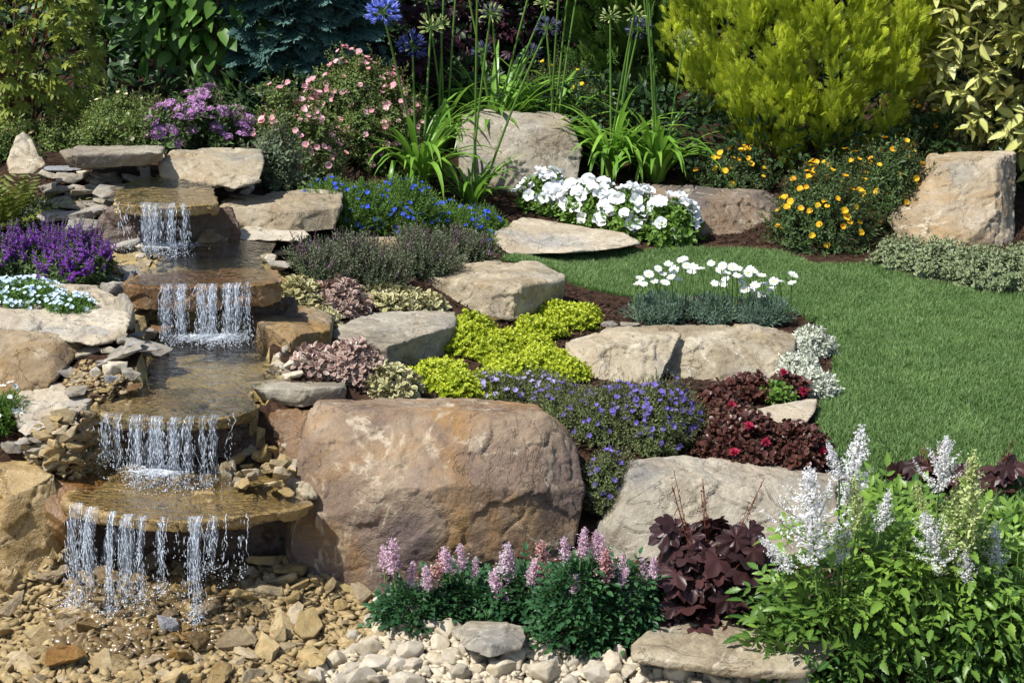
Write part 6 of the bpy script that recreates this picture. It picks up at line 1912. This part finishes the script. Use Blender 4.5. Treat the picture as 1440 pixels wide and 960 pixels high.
# --- purple coral bells
HL = [lobed(7, 1, .34, 1.5, 320, .07), lobed(7, 1, .30, 1.3, 310, .09), lobed(5, 1, .36, 1.4, 320, .08)]
def coral_bells(d, n, label, size, stalks=0, extra=()):
    c, a, b, h = px_dome(*d, dep=.7, reach=size * .8); r = root('coral_bells', label, 'plant', tuple(map(float, c)), 'purple coral bells')
    p, nn = dome_pts(c, a, b, h, n, low=.0, rough=.85, inner=.35, seed=int(d[0]))
    t = T(); st = T()
    dd = nn * np.array([1, .6, .0]) + np.array([0, -.5, -.30]) + RNG.normal(0, .4, p.shape)
    up = nn * .35 + np.array([-.1, -.5, .8]) + RNG.normal(0, .25, p.shape)
    t.many(HL, p, basisY(dd, up), RNG.uniform(size * .7, size * 1.25, len(p)))
    for q in p[::2]: tube([c + RNG.normal(0, .01, 3) * (1, 1, 0), (c + q) / 2 + (0, 0, .02), q], .0016, .0012, 3, 0, t=st)
    for k in range(stalks):
        top = c + np.array([RNG.uniform(-.7, .9) * a, RNG.uniform(-.5, .5) * b, h * RNG.uniform(1.25, 1.7)])
        tube([c, (c + top) / 2 + RNG.normal(0, .006, 3), top], .0013, .0008, 3, 0, t=st)
        for j in range(9):
            u = .55 + .05 * j; q = c * (1 - u) + top * u; tube([q, q + RNG.normal(0, .008, 3)], .0008, .0012, 3, 0, t=st)
    part('foliage', t, L_HEU, r); part('stalks', st, B_RED, r)
coral_bells((1002, 900, 220, 165), 125, 'purple black coral bells between the pink and the white astilbes', .046, 9)
coral_bells((948, 868, 110, 100), 48, 'smaller purple coral bells at the right end of the pink astilbe row', .042, 3)
coral_bells((1322, 702, 120, 62), 46, 'purple coral bells on the lawn side behind the white astilbes', .040, 3)
coral_bells((1412, 690, 70, 60), 16, 'purple coral bells leaf cluster at the right end of the lawn', .040, 2)
coral_bells((1430, 775, 60, 40), 14, 'purple coral bells beside the pale cap stone at the right edge', .046)
coral_bells((1112, 945, 50, 44), 5, 'single fallen looking purple leaf cluster on the low sandy slab', .052)

# --- big white astilbes
CMPB = [compound(1, 3, .40, .17, 'tooth', droop=.22) for _ in range(5)]
WPL = [plume(.15, .09, 24, 80, .0084, .05, 26, .4, True) for _ in range(3)]; WPS = [plume(.13, .044, 20, 55, .008, .04, 28, .4, True) for _ in range(3)]
WM = [[t.mesh('flower_plume', [m, B_GREEN]) for t in w] for m, w in ((F_ASTW, WPL), (F_ASTW, WPS), (F_ASTG, WPL), (F_ASTG, WPS))]
def white_astilbe(px, py, w, h, n, plumes, label):
    c, a, b, hz = px_dome(px, py, w, h, .62, .06); r = root('white_astilbe', label, 'plant', tuple(map(float, c)), 'white astilbes')
    p, nn = dome_pts(c, a, b, hz, n, low=.05, rough=.75, inner=.45, seed=px)
    t = T(); st = T()
    d = nn * np.array([1, 1, .25]) + np.array([0, -.1, .2]) + RNG.normal(0, .5, p.shape)
    up = np.array([0, -.35, 1.]) + nn * .4 + RNG.normal(0, .42, p.shape)
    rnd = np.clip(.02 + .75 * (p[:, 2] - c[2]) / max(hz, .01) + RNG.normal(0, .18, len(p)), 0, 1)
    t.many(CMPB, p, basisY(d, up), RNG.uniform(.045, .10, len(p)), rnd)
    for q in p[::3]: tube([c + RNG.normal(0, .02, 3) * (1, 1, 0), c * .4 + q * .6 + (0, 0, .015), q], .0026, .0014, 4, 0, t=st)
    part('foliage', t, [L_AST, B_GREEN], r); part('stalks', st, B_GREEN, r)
    for (x0, y0, x1, y1, kd) in plumes:
        Y = c[1] - b * .75 + RNG.uniform(-.04, .04)
        b0 = np.array(P(x0, y0, Y)); b1 = np.array(P(x1, y1, Y + .01)); v = b1 - b0; ln = np.linalg.norm(v)
        H = (.20 if kd in (0, 2) else .17)
        k = ln / (H - .05)
        s2 = T(); tube([c + (0, 0, .02), (c + b0) / 2 + (0, 0, .01), b0], .0028, .002, 4, 0, t=s2); so = part('flower_stem', s2, B_GREEN, r)
        o = link('flower_plume', WM[kd][RNG.integers(3)], so, tuple(map(float, b0 - c - nrm(v) * .05 * k)), None, k)
        o.rotation_euler = Vector(v).to_track_quat('Z', 'Y').to_euler()
white_astilbe(1185, 958, 215, 245, 150, [(1146, 792, 1138, 662, 0), (1178, 790, 1196, 738, 1), (1112, 800, 1070, 756, 1), (1205, 740, 1200, 672, 3), (1192, 705, 1212, 602, 1), (1180, 670, 1164, 622, 1), (1238, 745, 1250, 690, 1)], 'white astilbe with the largest upright feathery plume')
white_astilbe(1310, 968, 225, 240, 155, [(1320, 692, 1332, 616, 0), (1322, 805, 1300, 722, 0), (1345, 808, 1345, 690, 2), (1362, 815, 1358, 760, 1), (1300, 720, 1288, 678, 3), (1402, 800, 1398, 735, 1)], 'white astilbe with a green budded plume beside a white one')
white_astilbe(1425, 968, 150, 215, 120, [(1364, 760, 1368, 640, 3)], 'bright green astilbe without open plumes at the right edge')

white_astilbe(1395, 800, 150, 95, 70, [], 'low astilbe foliage without flowers between the lawn and the pale cap stone')
white_astilbe(1255, 760, 120, 70, 50, [], 'low astilbe foliage without flowers at the lawn edge behind the white plumes')

# --- lawn grass
def lawn_grass():
    t = T()
    bl = []
    for k in range(6):
        b = T(); n = 3; bend = RNG.uniform(.15, .8)
        V = []; A = []
        for i in range(n):
            u = i / (n - 1); w = .06 * (1 - u) ** .6
            y = bend * u * u; z = u * (1 - .25 * bend * u)
            V += [(-w, y, z), (w, y, z)]; A += [(.5, u, 0), (.5, u, 0)]
        b.add(V, A, F4=[(2 * i, 2 * i + 1, 2 * i + 3, 2 * i + 2) for i in range(n - 1)]); bl.append(b)
    a = np.array(LAWN); n = 560000
    q = RNG.uniform(a.min(0), a.max(0), (n, 2)); q[:, 0] = np.minimum(q[:, 0], 2.6)
    q = q[in_poly(q[:, 0], q[:, 1], LAWN) & (q[:, 0] < 2.3)]
    p = np.stack([q[:, 0], q[:, 1], ground(q[:, 0], q[:, 1])], -1)
    clump = fbm(np.stack([q[:, 0] * 14, q[:, 1] * 14, 0 * q[:, 0]], -1), 3, 8)
    broad = fbm(np.stack([q[:, 0] * 1.8, q[:, 1] * 1.8, 0 * q[:, 0]], -1), 3, 18)
    lean = np.stack([fbm(np.stack([q[:, 0] * 6, q[:, 1] * 6, 0 * q[:, 0] + s], -1), 2, 28) - .5 for s in (0, 50, 99)], -1) * .8
    d = np.array([0, 0, 1.0]) + lean * (1, 1, 0) + RNG.normal(0, .34, p.shape) * (1, 1, .2)
    t.many(bl, p, basisZ(d), RNG.uniform(.010, .021, len(p)) * (.7 + .6 * clump), np.clip(.1 + .9 * (clump * .5 + broad * .5) + RNG.normal(0, .16, len(p)), 0, 1))
    tag(link('grass', t.mesh('grass', leafmat('grass_blade', (0.07, 0.16, 0.036), (0.20, 0.32, 0.085), (0.30, 0.40, 0.16), .5, rough=.5, transl=.25))), kind='stuff')
lawn_grass()
